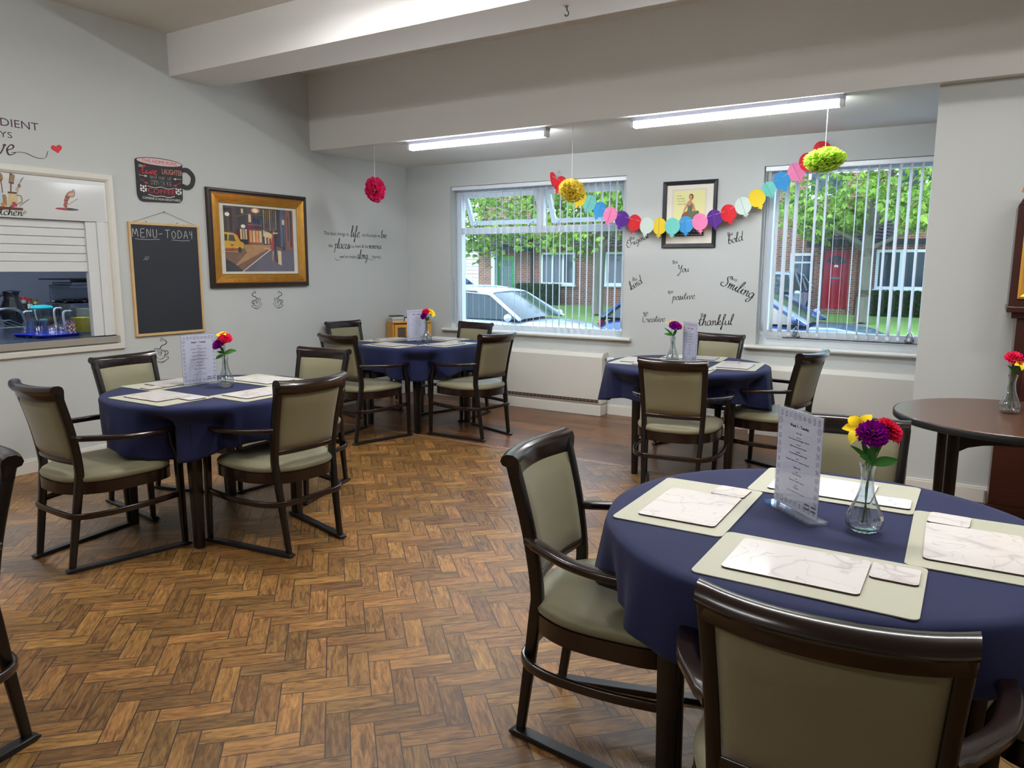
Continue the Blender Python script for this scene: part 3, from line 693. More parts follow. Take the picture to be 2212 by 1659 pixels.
def cloth(n, x, y, th0, seed, drops=(.205, .085), lr=0):
    arms = [(sqrt((ax-x)**2+(ay-y)**2), atan2(ay-y, ax-x)) for ax, ay in ARMS if (ax-x)**2+(ay-y)**2 < .64**2] if n != 4 else []
    rnd = random.Random(seed); NA = 192; R0 = .598; zt = .787
    ph = [rnd.uniform(0, 6.28) for _ in range(6)]
    def drop(t): return drops[0]+drops[1]*(.5+.5*cos(4*(t-th0)))+.012*sin(3*t+ph[0])
    def fn(u, v):
        t = 2*pi*u; c, s_ = cos(t), sin(t)
        if v < .42:
            r = R0*(v/.42)**.8; return V((r*c, r*s_, zt+.0008*sin(9*t+ph[1])*(r/R0)))
        q = (v-.42)/.58; d = drop(t)*q
        corner = (.5+.5*cos(4*(t-th0)))
        fold = (.036*corner+.022)*sin(13*t+ph[2]+1.1*sin(3*t+ph[3]))+.009*sin(29*t+ph[4]+sin(5*t))
        e = min(1, q*5); z = zt-.010*(1-sqrt(max(0, 1-e*e)))-max(0, d-.0) if q > 0 else zt
        r = R0+.010*sqrt(max(0, 1-(1-e)**2))+(q**1.15)*(.016+fold)-.012*q*q
        dz = zt-z
        if arms and dz > .03:
            k_ = min(1, (dz-.03)/.07); lim = r
            for (ra, ta) in arms:
                da = abs((t-ta+pi) % (2*pi)-pi)*ra
                if da < .15: lim = min(lim, ra-.045+(max(0, da-.02)/.13)**1.6*.16)
            dl = min(abs((t-R(lr+45+90*kk)+pi) % (2*pi)-pi) for kk in range(4)); lim = max(lim, .43+.105*max(0, min(1, (.32-dl)/.14))); r = r-(r-min(r, lim))*k_
        return V((r*c, r*s_, z))
    m = MB(); nv = 30
    m.grid(fn, NA, nv, 0, True)
    o = m.build('tablecloth', M_NAVY, None, smooth=True, angle=180, solid=.0022)
    o.location = (x, y, 0)
    for f in (): pass
    return o
cl_lab = {1: 'navy tablecloth on '+TN[1], 2: 'navy tablecloth on '+TN[2]+' by the pine cabinet', 3: 'navy tablecloth on '+TN[3], 4: 'navy tablecloth on '+TN[4]+' in the foreground'}
tb_lab = {1: 'dark round table under the navy cloth nearest the serving hatch', 2: 'dark round table under the navy cloth in the far corner', 3: 'dark round table under the navy cloth between the two windows', 4: 'dark round table under the navy cloth nearest the camera', 5: 'bare round walnut table with dark edge beside the longcase clock'}
for n, (x, y, r1, r2) in TAB.items():
    t_ = make_table(n, x, y-(.04 if n == 1 else 0), r2 if n != 4 else 3, bare=(n == 5), R0=.55 if n != 5 else .522, rl=.33 if n != 5 else .27)
    tag(t_, tb_lab[n], 'table', 'round dining tables')
    if n < 5: tag(cloth(n, x, y, {1: -1.05, 2: -.95, 3: -1.35, 4: 0}[n], n*5+1, (.205, .085) if n < 4 else (.165, .06), lr=r2), cl_lab[n], 'tablecloth', 'navy tablecloths')

# ---------------------------------------------------------------- place settings
ZT = .7895
def slab(name, w_, d_, th, r, mats, bev=.0012):
    m = MB(); pr = rrect(w_, d_, r, 5); k = len(pr)
    m.add([(x, y, 0) for x, y in pr]+[(x, y, th) for x, y in pr], [tuple(range(k))[::-1]]+[(i, (i+1) % k, (i+1) % k+k, i+k) for i in range(k)], 1)
    m.add([(x, y, th) for x, y in pr], [tuple(range(k))], 0)
    return m.build(name, mats)
pm0 = slab('placemat', .480, .318, .0025, .018, [M_MAT, M_MAT]); bd0 = slab('placemat_board', .305, .225, .0045, .014, [M_MARBLE, M_CORK]); co0 = slab('coaster', .103, .103, .0045, .012, [M_MARBLE, M_CORK])
SIDE = {1: ('near left', 'near right', 'far right', 'far left'), 2: ('near left', 'near right', 'far right', 'far left'), 3: ('near', 'right', 'far', 'left'), 4: ('near', 'right', 'far', 'left')}
CSIDE = {1: (1, 1, 1, 1), 2: (1, 1, 1, 1), 3: (1, 1, 1, 1), 4: (1, 1, -1, -1)}
first = [1, 1, 1]
def use(k, src):
    if first[k]: first[k] = 0; return src
    c = src.copy(); COL.objects.link(c); return c
for n in (1, 2, 3, 4):
    x, y, rt, _ = TAB[n]
    for s_ in range(4):
        a = R(rt-90+90*s_); out = V((cos(a), sin(a), 0)); rgt = V((-out.y, out.x, 0)); c = V((x, y, 0)); rz = a+pi/2
        jit = R(((s_*37+n*13) % 5-2)*.5); sd = SIDE[n][s_]; cs = CSIDE[n][s_]
        p = use(0, pm0); p.location = c+out*.372+rgt*.03+V((0, 0, ZT)); p.rotation_euler = (0, 0, rz+jit)
        tag(p, 'large sage green placemat on the %s side of %s' % (sd, TN[n]), 'placemat', 'sage placemats on the laid tables')
        b = use(1, bd0); b.location = c+out*.362+rgt*(.03-.032*cs)+V((0, 0, ZT+.0027)); b.rotation_euler = (0, 0, rz+jit*1.6)
        tag(b, 'white marbled table mat, %s side of %s' % (sd, TN[n]), 'table mat', 'marbled table mats')
        d = use(2, co0); d.location = c+out*.30+rgt*(.03+.176*cs)+V((0, 0, ZT+.0027)); d.rotation_euler = (0, 0, rz-jit*3)
        tag(d, 'small white marbled coaster on the %s side of %s' % (sd, TN[n]), 'coaster', 'marbled coasters')

# ---------------------------------------------------------------- menus in acrylic stands
def doodles(m, W, Hh, rnd, mi, z=.0):
    def ring(cx, cy, r, sq=1, w_=.0012):
        pts = [(cx+r*cos(t*pi/5), cy+r*sq*sin(t*pi/5)) for t in range(11)]; m.ribbon(pts, w_, *FRM, 2, mi, 0)
    edge = []
    for k in range(9): edge.append((-W/2+.016+k*(W-.032)/8, Hh-.018)); edge.append((-W/2+.016+k*(W-.032)/8, .018))
    for k in range(1, 11):
        yy = .018+k*(Hh-.036)/11
        edge.append((-W/2+.012, yy)); edge.append((W/2-.012, yy))
    for (cx, cy) in edge:
        t = rnd.random(); r = rnd.uniform(.006, .010); wd = .0011
        if t < .3: ring(cx, cy, r); ring(cx, cy, r*.5)
        elif t < .55: ring(cx, cy, r*.6, 1.6); m.ribbon([(cx, cy-r), (cx+r*.2, cy), (cx, cy+r*1.2)], wd, *FRM, 3, mi, 0)
        elif t < .8:
            for q in range(3): m.ribbon([(cx-r, cy-r+q*r*.7), (cx, cy+q*r*.5-.3*r), (cx+r, cy-r*.4+q*r*.8)], wd, *FRM, 3, mi, 0)
        else:
            m.ribbon([(cx-r, cy-r), (cx, cy), (cx+r, cy+r)], wd, *FRM, 3, mi, 0); ring(cx-r*.4, cy+r*.5, r*.4); ring(cx+r*.5, cy-r*.4, r*.4)
def menu(n, x, y, ang, z=ZT):
    global FRM
    side = {1: 'by the serving hatch', 2: 'in the far corner', 3: 'between the two windows', 4: 'nearest the camera'}[n]
    st = empty('menu_stand', (x, y, z), R(ang), 'clear acrylic menu stand on the table '+side, 'menu stand', 'acrylic menu stands')
    MB().box(-.115, .115, -.032, .032, 0, .007).build('base', M_ACR, st, bevel=.001)
    s_ = MB(); s_.box(-.108, .108, -.0034, -.0018, .007, .305); s_.box(-.108, .108, .0018, .0034, .007, .305); s_.box(-.108, -.106, -.0018, .0018, .007, .305)
    s_.build('sleeve', glass_pane_material('acrylic_sheet_%d' % n, (.95, .96, .99), 1.0), st)
    card = empty('menu_card', (x, y, z+.0085), R(ang), 'printed menu sheet with food doodle border in the stand '+side, 'menu', 'printed menu sheets')
    MB().box(-.105, .105, -.0008, .0008, 0, .294).build('paper', M_PAPER, card)
    m = MB(); FRM = ((0, -.0010, 0), (1, 0, 0), (0, 0, 1)); W, Hh = .21, .294
    doodles(m, W, Hh, random.Random(11), 1)
    lines = [(.244, .0075, 'Week 1 - Tuesday', 1.2), (.226, .004, 'Main Meal', 0), (.214, .0026, 'Main Course', 0), (.206, .0040, 'Roast Gammon & Pineapple - Fish Pie', 0), (.193, .0026, 'Served with', 0), (.185, .0040, 'Baby Potatoes, Saute Potatoes', 0), (.172, .0026, 'Vegetables', 0), (.164, .0040, 'Cut Green Beans, Mashed Swede', 0), (.151, .0026, 'Dessert', 0), (.143, .0040, 'Bramble Apple Cake - Cranberry Mousse', 0), (.124, .0042, 'Lighter Meal', 0), (.112, .0026, 'Starter', 0), (.104, .0040, 'Soup of the Day', 0), (.092, .0026, 'Main', 0), (.084, .0040, 'Cheese & Tomato Toasties', 0), (.072, .0026, 'Dessert', 0), (.064, .0040, 'Fruit Pots', 0), (.052, .0024, 'please ask a member of staff for allergen information', 0)]
    for zz, hh, tx, b in lines: put_text(m, tx, (0, -.0010, zz), (1, 0, 0), (0, 0, 1), hh*1.12, 0, align='C', bold=.0005 if b else .00012)
    for q in range(4): m.poly([(.045+.03*(q % 2), .018+.012*(q//2)), (.068+.03*(q % 2), .018+.012*(q//2)), (.068+.03*(q % 2), .023+.012*(q//2)), (.045+.03*(q % 2), .023+.012*(q//2))], (0, -.0010, 0), (1, 0, 0), (0, 0, 1), 1)
    m.build('print', [M_INK, M_INKG], card)
menu(1, 1.806, -4.165, 81); menu(2, 1.19, -1.325, 73); menu(3, 3.96, -1.47, -42); menu(4, 5.385, -4.765, -45)

# ---------------------------------------------------------------- vases and artificial flowers
C_PUR = leafy('petal_purple', (150, 20, 150), (110, 10, 120), .25); C_RED = leafy('petal_red', (238, 50, 92), (214, 36, 78), .25)
C_YEL = leafy('petal_yellow', (252, 226, 70), (248, 208, 40), .25); C_LEAF = leafy('flower_leaf', (76, 130, 60), (50, 100, 48), .2)
M_STEM = mat('flower_stem', (50, 92, 48), .6)
def vase_obj():
    prof = [(.026, 0), (.036, .002), (.044, .012), (.047, .028), (.045, .045), (.036, .068), (.026, .09), (.0195, .112), (.0165, .135), (.0165, .155), (.019, .175), (.0225, .190)]
    inn = [(r-.0025, h) for r, h in prof[::-1][:-2]]+[(.024, .009), (.004, .008)]
    P = prof+inn
    def rib(t, h): return 1+.035*cos(10*t+h*28)*(1 if h > .004 else 0)*(1-.4*(h > .15))
    m = MB().lathe(P, n=60, cap=True, rib=rib)
    o = m.build('vase', M_GLS, None, smooth=True, angle=80); return o
def carnation(m, c, ax, r, rnd, mi=0):
    ax = V(ax).normalized(); x = ax.orthogonal().normalized(); y = ax.cross(x); c = V(c)
    for ring, (n, tilt, rr) in enumerate(((9, 1.45, 1), (9, 1.15, .96), (8, .85, .9), (7, .55, .8), (5, .28, .66))):
        for k in range(n):
            a = 2*pi*(k+rnd.random()*.5)/n+ring; d = x*cos(a)+y*sin(a); side = ax.cross(d)
            def fn(u, v):
                w_ = r*.46*(v**.7)*(1-.15*v); rad = v*r*rr
                wob = r*.10*v*sin(u*16+k+ring*2); fr_ = r*.07*(v > .95)*sin(u*40)
                t = tilt+(.25*v)
                return c+d*(sin(t)*(rad+fr_))+ax*(cos(t)*rad+wob+r*.0)+side*(w_*(2*u-1)*(1))+ax*(-.25*w_*(2*u-1)**2)
            m.grid(fn, 8, 4, mi)
def lily(m, c, ax, r, rnd, mi=0):
    ax = V(ax).normalized(); x = ax.orthogonal().normalized(); y = ax.cross(x); c = V(c)
    for k in range(6):
        a = 2*pi*k/6+rnd.random()*.3; d = x*cos(a)+y*sin(a); side = ax.cross(d); ln = r*rnd.uniform(.9, 1.15)
        def fn(u, v):
            w_ = r*.34*sin(pi*min(1, v*.93+.05))**.8; rad = v*ln; t = .55+.75*v
            return c+d*(sin(t)*rad)+ax*(cos(t)*rad+r*.1*sin(3*v))+side*(w_*(2*u-1))+ax*(.2*w_*(2*u-1)**2)
        m.grid(fn, 4, 6, mi)
    for k in range(4):
        a = 2*pi*k/4; d = x*cos(a)+y*sin(a); m.tube([c, c+ax*r*.3+d*r*.08, c+ax*r*.55+d*r*.16], r*.02, 5, mi=mi)
def leaf(m, p, d, n_, ln, w_, mi=0):
    p, d, n_ = V(p), V(d).normalized(), V(n_).normalized(); s_ = d.cross(n_).normalized(); n2 = s_.cross(d)
    def fn(u, v): return p+d*(ln*v)+s_*(w_*(2*u-1)*sin(pi*min(1, v*.95+.03))**.85)+n2*(-.25*ln*v*v+.25*w_*(2*u-1)**2)
    m.grid(fn, 4, 8, mi)
VN = {1: 'on '+TN[1], 2: 'on '+TN[2], 3: 'on '+TN[3], 4: 'on '+TN[4], 5: 'on '+TN[5]}
RV, UV_ = V((.851, .526, 0)), V((0, 0, 1)); FV = V((-.526, .851, 0))
v0 = vase_obj(); firstv = True
def bouquet(n, x, y, z, spec, leaves, sc=1.0):
    """spec: list of (kind, right, up, fwd, radius, axis(right,up,fwd))"""
    global firstv
    if firstv: v = v0; firstv = False
    else: v = v0.copy(); COL.objects.link(v)
    v.location = (x, y, z); v.rotation_euler = (0, 0, n*.7); tag(v, 'small ribbed clear glass bud vase '+VN[n], 'vase', 'bud vases of artificial flowers')
    rnd = random.Random(n)
    for i, (kind, r_, u_, f_, rad, axx) in enumerate(spec):
        m = MB(); top = RV*r_+UV_*u_+FV*f_; ax = RV*axx[0]+UV_*axx[1]+FV*axx[2]
        nm = {'p': 'purple carnation', 'r': 'red carnation', 'y': 'yellow lily'}[kind]
        f = empty('artificial_flower', (x, y, z+.012), 0, nm+' standing in the vase '+VN[n], 'flower', 'artificial flowers in the vases')
        bot = V((.008*cos(i*2.1+n), .008*sin(i*2.1+n), .01))
        MB().tube(cat_rom([bot, V((-.3*bot.x, -.3*bot.y, .10)), V((0, 0, .165))+V((top.x, top.y, 0))*.14, V((top.x*.6, top.y*.6, .19+(u_-.19)*.45)), top-ax.normalized()*rad*.2], 5), .0017, 6).build('stem', M_STEM, f, smooth=True)
        if kind in 'pr': carnation(m, top-ax.normalized()*rad*.25, ax, rad, rnd)
        else: lily(m, top-ax.normalized()*rad*.3, ax, rad, rnd)
        m.build('bloom', {'p': C_PUR, 'r': C_RED, 'y': C_YEL}[kind], f, smooth=True, angle=180)
        MB().lathe([(.002, -.02), (.008, -.008), (.010, .004)], c=top-ax.normalized()*rad*.25, axis=ax, n=8).build('calyx', M_STEM, f, smooth=True)
        if i < len(leaves):
            lm = MB()
            for (lr, lu, lf, dr, du, df, ln, w_) in leaves[i]: leaf(lm, RV*lr+UV_*lu+FV*lf, RV*dr+UV_*du+FV*df, UV_*.8-FV*.6, ln, w_)
            lm.build('leaf', C_LEAF, f, smooth=True, angle=180)
L4 = [[(0, .185, 0, -.8, .9, .1, .06, .009), (0, .18, 0, -.25, 1, 0, .06, .010), (0.0, .18, -.01, -.5, .5, -.3, .045, .016)], [(.0, .175, -.01, .95, .35, -.1, .075, .017), (.01, .2, 0, .35, 1, .2, .055, .010)], [(0, .18, 0, .1, 1, -.2, .05, .012)]]
bouquet(4, 5.578, -4.825, ZT, [('p', -.005, .272, -.02, .042, (-.15, .75, -.5)), ('r', .052, .277, .0, .040, (.45, .75, -.3)), ('y', -.022, .268, .015, .052, (-.35, .6, -.35))], L4)
L1 = [[(0, .185, 0, -.7, .35, .1, .05, .010), (0, .18, -.01, -.5, -.15, -.3, .05, .016)], [(0, .185, -.01, .95, .45, -.1, .075, .022)], [(0, .185, 0, -.5, 1, .1, .07, .008)]]
bouquet(1, 2.031, -4.155, ZT, [('p', -.030, .252, -.015, .040, (-.35, .75, -.4)), ('r', .008, .288, .0, .042, (.2, .8, -.4)), ('y', -.014, .300, .015, .042, (-.1, .9, -.2))], L1)
bouquet(2, 1.316, -1.324, ZT, [('p', -.028, .245, -.015, .040, (-.5, .5, -.4)), ('r', .0, .285, .0, .042, (0, .9, -.4)), ('y', .052, .262, .01, .052, (.6, .5, -.4))], [[(0, .18, 0, .3, 1, 0, .06, .009)], [(0, .185, -.01, -.2, 1, -.1, .06, .012)], []])
bouquet(3, 3.836, -1.501, ZT, [('p', .008, .272, -.02, .045, (.1, .8, -.5)), ('r', .040, .270, .01, .038, (.5, .7, -.1)), ('y', -.018, .292, .02, .040, (-.3, .9, .1))], [[(0, .185, -.01, -.9, .35, 0, .07, .016)], [(0, .185, 0, -.75, .9, 0, .09, .010)], [(0, .18, 0, .4, 1, 0, .06, .012)]])
bouquet(5, 5.97, -2.615, .797, [('r', .004, .268, .0, .045, (0, .85, -.4)), ('y', .010, .236, -.03, .040, (.1, .6, -.7)), ('p', .048, .258, .0, .036, (.7, .6, -.2))], [[(0, .185, -.01, -.5, .8, 0, .05, .012)], [(0, .185, 0, .6, .6, 0, .05, .010)], []])

# ================================================================ ON THE WALLS
LU, LV = (0, 1, 0), (0, 0, 1)          # left wall: to the right in the photo is +y
BU, BV = (1, 0, 0), (0, 0, 1)          # back wall
def LO(y, z, d=.0008): return (d, y, z)
def BO(x, z, d=.0008): return (x, -d, z)
def frame_mesh(o, u, v, n, w_, h_, steps):
    """mitred moulding: steps = [(inset, out, mi)...] swept round the rectangle"""
    m = MB(); o, u, v, n = V(o), V(u), V(v), V(n)
    rings = []
    for ins, out, mi in steps:
        rings.append(([o+u*a+v*b+n*out for a, b in ((ins, ins), (w_-ins, ins), (w_-ins, h_-ins), (ins, h_-ins))], mi))
    for (r0, _), (r1, mi) in zip(rings, rings[1:]):
        m.add(r0+r1, [(i, (i+1) % 4, (i+1) % 4+4, i+4) for i in range(4)], mi)
    return m
# chalkboard
cb = empty('chalkboard', (.0, -3.134, .93), 0, 'black chalkboard with thin pine frame and chalked menu heading, hung beside the hatch', 'chalkboard')
def onto(parent, o): o.parent = parent; o.location = -V(parent.location); return o
y0, y1, z0, z1 = -3.455, -2.813, .930, 1.848
M_PINE = mat('pine', (206, 172, 122), .5, noise=.12, nscale=12)
onto(cb, frame_mesh((0, y0, z0), LU, LV, (1, 0, 0), y1-y0, z1-z0, [(0, .001, 0), (0, .018, 0), (.003, .021, 0), (.019, .021, 0), (.022, .014, 0)]).build('frame', M_PINE))
onto(cb, MB().box(.004, .013, y0+.01, y1-.01, z0+.01, z1-.01).build('board', mat('chalkboard_black', (38, 42, 50), .55, noise=.12, nscale=5)))
m = MB(); H_ = .067; yy = y0+.030; zz = z1-.118
STROKES = {'M': [[(0, 0), (.12, 1), (.4, .3), (.62, 1), (.8, .05)]], 'E': [[(.6, 1), (.1, .95), (.05, .5), (.05, .05), (.6, .0)], [(.05, .5), (.5, .55)]], 'N': [[(0, 0), (.05, 1), (.5, .1), (.55, 1)]],
  'U': [[(0, 1), (.02, .2), (.25, 0), (.5, .2), (.52, 1)]], '-': [[(0, .45), (.5, .5)]], 'T': [[(.0, .95), (.75, 1)], [(.38, .98), (.35, 0)]], 'O': [[(.3, .9), (.02, .6), (.1, .1), (.4, .02), (.6, .5), (.3, .9)]],
  'D': [[(.05, 0), (.08, .95), (.5, .8), (.6, .3), (.05, 0)]], 'A': [[(0, 0), (.3, .95), (.6, 0)], [(.12, .35), (.5, .38)]], 'Y': [[(0, .95), (.02, .6), (.25, .5)], [(.34, .95), (.3, .1), (.24, .0)]]}
for ch, ad in zip('MENU-TODAY', (.92, .72, .72, .68, .72, .8, .72, .75, .76, .4)):
    for st in STROKES[ch]: m.ribbon([((p[0])*H_*.92, p[1]*H_) for p in st], .0042, (.0136, yy, zz), LU, LV, 4, 0, .1)
    yy += ad*H_*1.14
m.ribbon([(0, 0), (.1, -.004), (.215, .002)], .003, (.0136, y0+.05, zz-.014), LU, LV, 3, 0, .1)
m.ribbon([(0, 0), (.1, -.004), (.17, .0)], .003, (.0136, y0+.375, zz-.014), LU, LV, 3, 0, .1)
for k in range(3): m.ribbon([(0, 0), (.015, .012), (.022, .03)], .0022, (.0136, y0+.11+k*.014, z1-.30), LU, LV, 3, 0, .1)
onto(cb, m.build('chalk_writing', mat('chalk', (196, 198, 202), .9)))
onto(cb, MB().tube([(.012, -3.411, 1.848), (.006, -3.13, 1.942), (.012, -2.850, 1.848)], .0012, 5).tube([(.018, -3.30, 1.852), (.018, -3.30, 1.858)], .006, 6).tube([(.018, -3.02, 1.852), (.018, -3.02, 1.858)], .006, 6).build('hanging_wire', mat('wire', (120, 118, 110), .4, metal=1)))
nl = empty('nail', (.0, -3.13, 1.942), 0, 'small nail above the chalkboard that its wire hangs from', 'nail'); MB().lathe([(.0015, 0), (.0015, .010), (.0045, .0105), (.0045, .013)], axis=(1, 0, 0), n=8).build('nail_head', M_BLACK, nl)

# coffee mug sign
mg = empty('mug_sign', (0, -3.13, 2.02), 0, 'mug-shaped black wooden sign about love, laughter and strong coffee, above the chalkboard', 'sign')
M_SB = mat('sign_black', (44, 42, 46), .6, noise=.5, nscale=30); M_SE = mat('sign_edge', (104, 74, 50), .7); M_SP = mat('sign_pink', (214, 188, 188), .6); M_SR = mat('sign_red', (186, 60, 70), .6); M_SO = mat('sign_peach', (212, 140, 120), .6); M_SW = mat('sign_white', (226, 222, 216), .6)
a0, a1, b0, b1 = -3.352, -2.935, 2.015, 2.372
body = [(a0+.0, b1-.035)]+[(a0+.05-.05*cos(t*pi/12)-.0, b0+.06-.06*sin(t*pi/12)) for t in range(0, 7)]+[(a1-.07+.055*sin(t*pi/12), b0+.05-.04*cos(t*pi/12)) for t in range(0, 7)]+[(a1, b1-.035)]
cy_ = (a0+a1)/2
body = [(p[0], p[1]) for p in body]+[(cy_+(a1-a0)/2*cos(t*pi/10), b1-.035+.033*sin(t*pi/10)) for t in range(1, 10)]
onto(mg, MB().prism(body, (.002, 0, 0), LU, LV, (1, 0, 0), .010).build('mug_body', [M_SB]))
hp = cat_rom([(.007, a1-.005, b1-.075), (.007, a1+.05, b1-.072), (.007, a1+.098, b1-.12), (.007, a1+.085, b1-.185), (.007, a1+.04, b1-.215), (.007, a1-.005, b1-.205)], 5)
onto(mg, MB().sweep(hp, rect(.036, .010), (1, 0, 0)).build('mug_handle', M_SB))
m = MB(); X0 = .0126
m.poly([(cy_+(a1-a0)/2*.955*cos(t*pi/16), b1-.035+.027*sin(t*pi/16)) for t in range(32)], (X0, 0, 0), LU, LV, 0)
X0 = .0132
put_text(m, 'THIS HOME RUNS', (X0, cy_, b1-.047), LU, LV, .026, 1, align='C', width=.31)
put_text(m, 'ON', (X0, a0+.022, b1-.090), LU, LV, .020, 3, width=.036)
put_cursive(m, 'Love', (X0, a0+.035, b1-.135), LU, LV, .062, 1, wt=.2, kx=1.35)
put_text(m, 'LAUGHTER', (X0, a1-.008, b1-.125), LU, LV, .042, 2, width=.185, align='R')
put_text(m, 'and cup of', (X0, cy_, b1-.168), LU, LV, .028, 3, width=.19, align='C', bold=.001)
put_text(m, 'STRONG', (X0, cy_, b1-.218), LU, LV, .034, 3, width=.185, align='C', bold=.0012)
put_text(m, 'COFFEE', (X0, cy_, b1-.282), LU, LV, .036, 1, width=.24, align='C', arc=.004)
put_text(m, '-CAFFEINE IS NON-NEGOTIABLE-', (X0, cy_, b0+.022), LU, LV, .018, 3, width=.35, align='C', arc=.004)
for sg, oy in ((1, a0+.02), (-1, a1-.02)):
    m.ribbon([(0, 0), (sg*.07, -.004)], .003, (X0, oy, b1-.152), LU, LV, 2, 3, 0); m.poly([(sg*.05, .006), (sg*.075, -.004), (sg*.05, -.014)][::sg], (X0, oy, b1-.152), LU, LV, 3)
    m.ribbon([(0, 0), (sg*.055, -.024)], .004, (X0, oy+sg*.005, b1-.182), LU, LV, 2, 1, 0); m.poly([(sg*.055+.016*cos(t*pi/4)*1, -.027+.009*sin(t*pi/4)) for t in range(8)], (X0, oy+sg*.005, b1-.182), LU, LV, 1)
    for q in range(9): m.poly([(.008*(1+.3*(q % 2))*cos(t*pi/3), .008*sin(t*pi/3)) for t in range(6)], (X0, oy+sg*(.012+.02*(q % 3)), b1-.235-.018*(q//3)-.005*(q % 2)), LU, LV, 3)
m.ribbon([(-.12, 0), (-.06, -.010), (0, 0), (.06, -.010), (.12, 0)], .004, (X0, cy_, b1-.232), LU, LV, 5, 3, 0); m.ribbon([(-.12, 0), (-.06, -.012), (0, -.006), (.06, -.012), (.12, 0)], .005, (X0, cy_, b1-.298), LU, LV, 5, 3, 0)
onto(mg, m.build('lettering', [M_SP, M_SR, M_SO, M_SW]))

# street painting in gold and black frame
pa = empty('framed_picture', (0, -2.157, 1.31), 0, 'large night street picture in a ribbed gold and black frame on the left wall', 'picture')
y0, y1, z0, z1 = -2.726, -1.588, 1.308, 2.182; W_, H_ = y1-y0, z1-z0
M_GOLD = mat('ribbed_gold', (200, 150, 72), .32, metal=.75, noise=.2, nscale=20); M_FB = mat('frame_black', (48, 34, 26), .35, noise=.4, nscale=25)
st = [(0, .001, 0), (0, .026, 0), (.006, .034, 0), (.020, .036, 0), (.028, .030, 0), (.034, .034, 0), (.042, .034, 0)]
ins = .042
for k in range(6): st += [(ins+.004, .030-.002*k, 1), (ins+.009, .036-.0025*k, 1), (ins+.0135, .030-.002*k, 1)]; ins += .0135
onto(pa, frame_mesh((0, y0, z0), LU, LV, (1, 0, 0), W_, H_, st).build('frame', [M_FB, M_GOLD]))
onto(pa, MB().box(.008, .012, y0+.05, y1-.05, z0+.05, z1-.05).build('mount', mat('cream_mount', (222, 218, 202), .7)))
pc = [mat('pic_%d' % i, c, .6, noise=ns, nscale=25) for i, (c, ns) in enumerate((((72, 52, 58), .3), ((44, 36, 46), .3), ((120, 84, 66), .35), ((176, 132, 82), .35), ((96, 88, 104), .25), ((226, 200, 150), .1), ((218, 166, 52), .12), ((246, 240, 220), 0), ((176, 40, 50), .1), ((26, 26, 34), .1), ((146, 80, 56), .3), ((84, 92, 120), .2), ((240, 160, 90), .2)))]
m = MB(); iw, ih = .80, .585; py, pz = (y0+y1)/2-iw/2, (z0+z1)/2-ih/2+.0
LAY = [0]
def q(poly, mi):
    LAY[0] += 1; m.poly([(a*iw, b*ih) for a, b in poly], (.0125+.00002*LAY[0], py, pz), LU, LV, mi)
def rq(a, b, c, d, mi): q([(a, b), (c, b), (c, d), (a, d)], mi)
rq(0, 0, 1, 1, 1)
q([(0, 0), (1, 0), (1, .30), (.66, .44), (.0, .46)], 2); q([(.1, .06), (.5, .30), (.68, .40), (.66, .44), (.2, .46), (.3, .3)], 3); q([(.0, .0), (.25, 0), (.12, .12), (0, .2)], 1)
q([(.22, 0), (1, 0), (1, .38), (.66, .36)], 4); q([(.22, 0), (.235, 0), (.67, .37), (.66, .375)], 7)
rq(.04, .44, .17, 1, 0); rq(.2, .42, .52, 1, 0); rq(.2, .42, .32, 1, 1); rq(.33, .42, .53, .74, 10); rq(.33, .66, .53, .72, 0)
for i in range(4): rq(.345+.046*i, .46, .38+.046*i, .64, 5 if i % 2 else 12)
for i in range(3): rq(.34+.06*i, .77, .375+.06*i, .90, 5 if i == 0 else 1); rq(.215+.035*i, .5, .24+.035*i, .66, 5)
rq(.24, .90, .27, .97, 5)
q([(.54, .42), (.74, .44), (.74, .98), (.54, 1)], 1); q([(.54, .66), (.68, .60), (.68, .52), (.54, .56)], 5)
for i in range(7): q([(.55+.03*i, .98), (.565+.03*i, .98), (.565+.03*i, .62+.01*i), (.55+.03*i, .62+.01*i)], (3, 2, 11)[i % 3])
for i in range(3): rq(.56+.045*i, .44, .585+.045*i, .56, 12 if i else 5)
q([(.80, .40), (.87, .40), (.87, 1), (.80, 1)], 11); rq(.88, .36, 1, 1, 10); rq(.91, .5, .93, .9, 0); rq(.95, .4, .98, 1, 1)
q([(.44+.06*cos(t*pi/8), .955+.04*sin(t*pi/8)) for t in range(-8, 8)], 12); q([(.44+.035*cos(t*pi/8), .955+.03*sin(t*pi/8)) for t in range(-8, 8)], 7)
for lx, lz in ((.05, .87), (.26, .70)): q([(lx+.033*cos(t*pi/5), lz+.030*sin(t*pi/5)) for t in range(10)], 7)
rq(.257, .46, .262, .68, 9); q([(.18, .46), (.185, .46), (.185, .84), (.3, .885), (.56, .885), (.56, .893), (.3, .895), (.18, .85)], 2); rq(.52, .42, .53, .80, 4)
q([(0, .30), (.17, .30), (.2, .34), (.25, .36), (.26, .44), (.21, .47), (.17, .56), (.12, .59), (0, .60)], 6); q([(.0, .31), (.17, .31), (.18, .36), (0, .36)], 10); q([(.05, .47), (.15, .465), (.125, .56), (.06, .565)], 1); q([(.0, .47), (.035, .47), (.04, .565), (0, .57)], 1)
q([(.20+.028*cos(t*pi/6), .335+.045*sin(t*pi/6)) for t in range(12)], 9); q([(.08, .40), (.115, .40), (.115, .415), (.08, .415)], 9)
q([(.705, .16), (.74, .14), (.745, .20), (.725, .36), (.735, .52), (.765, .60), (.755, .66), (.70, .655), (.68, .55), (.69, .36), (.70, .25)], 9)
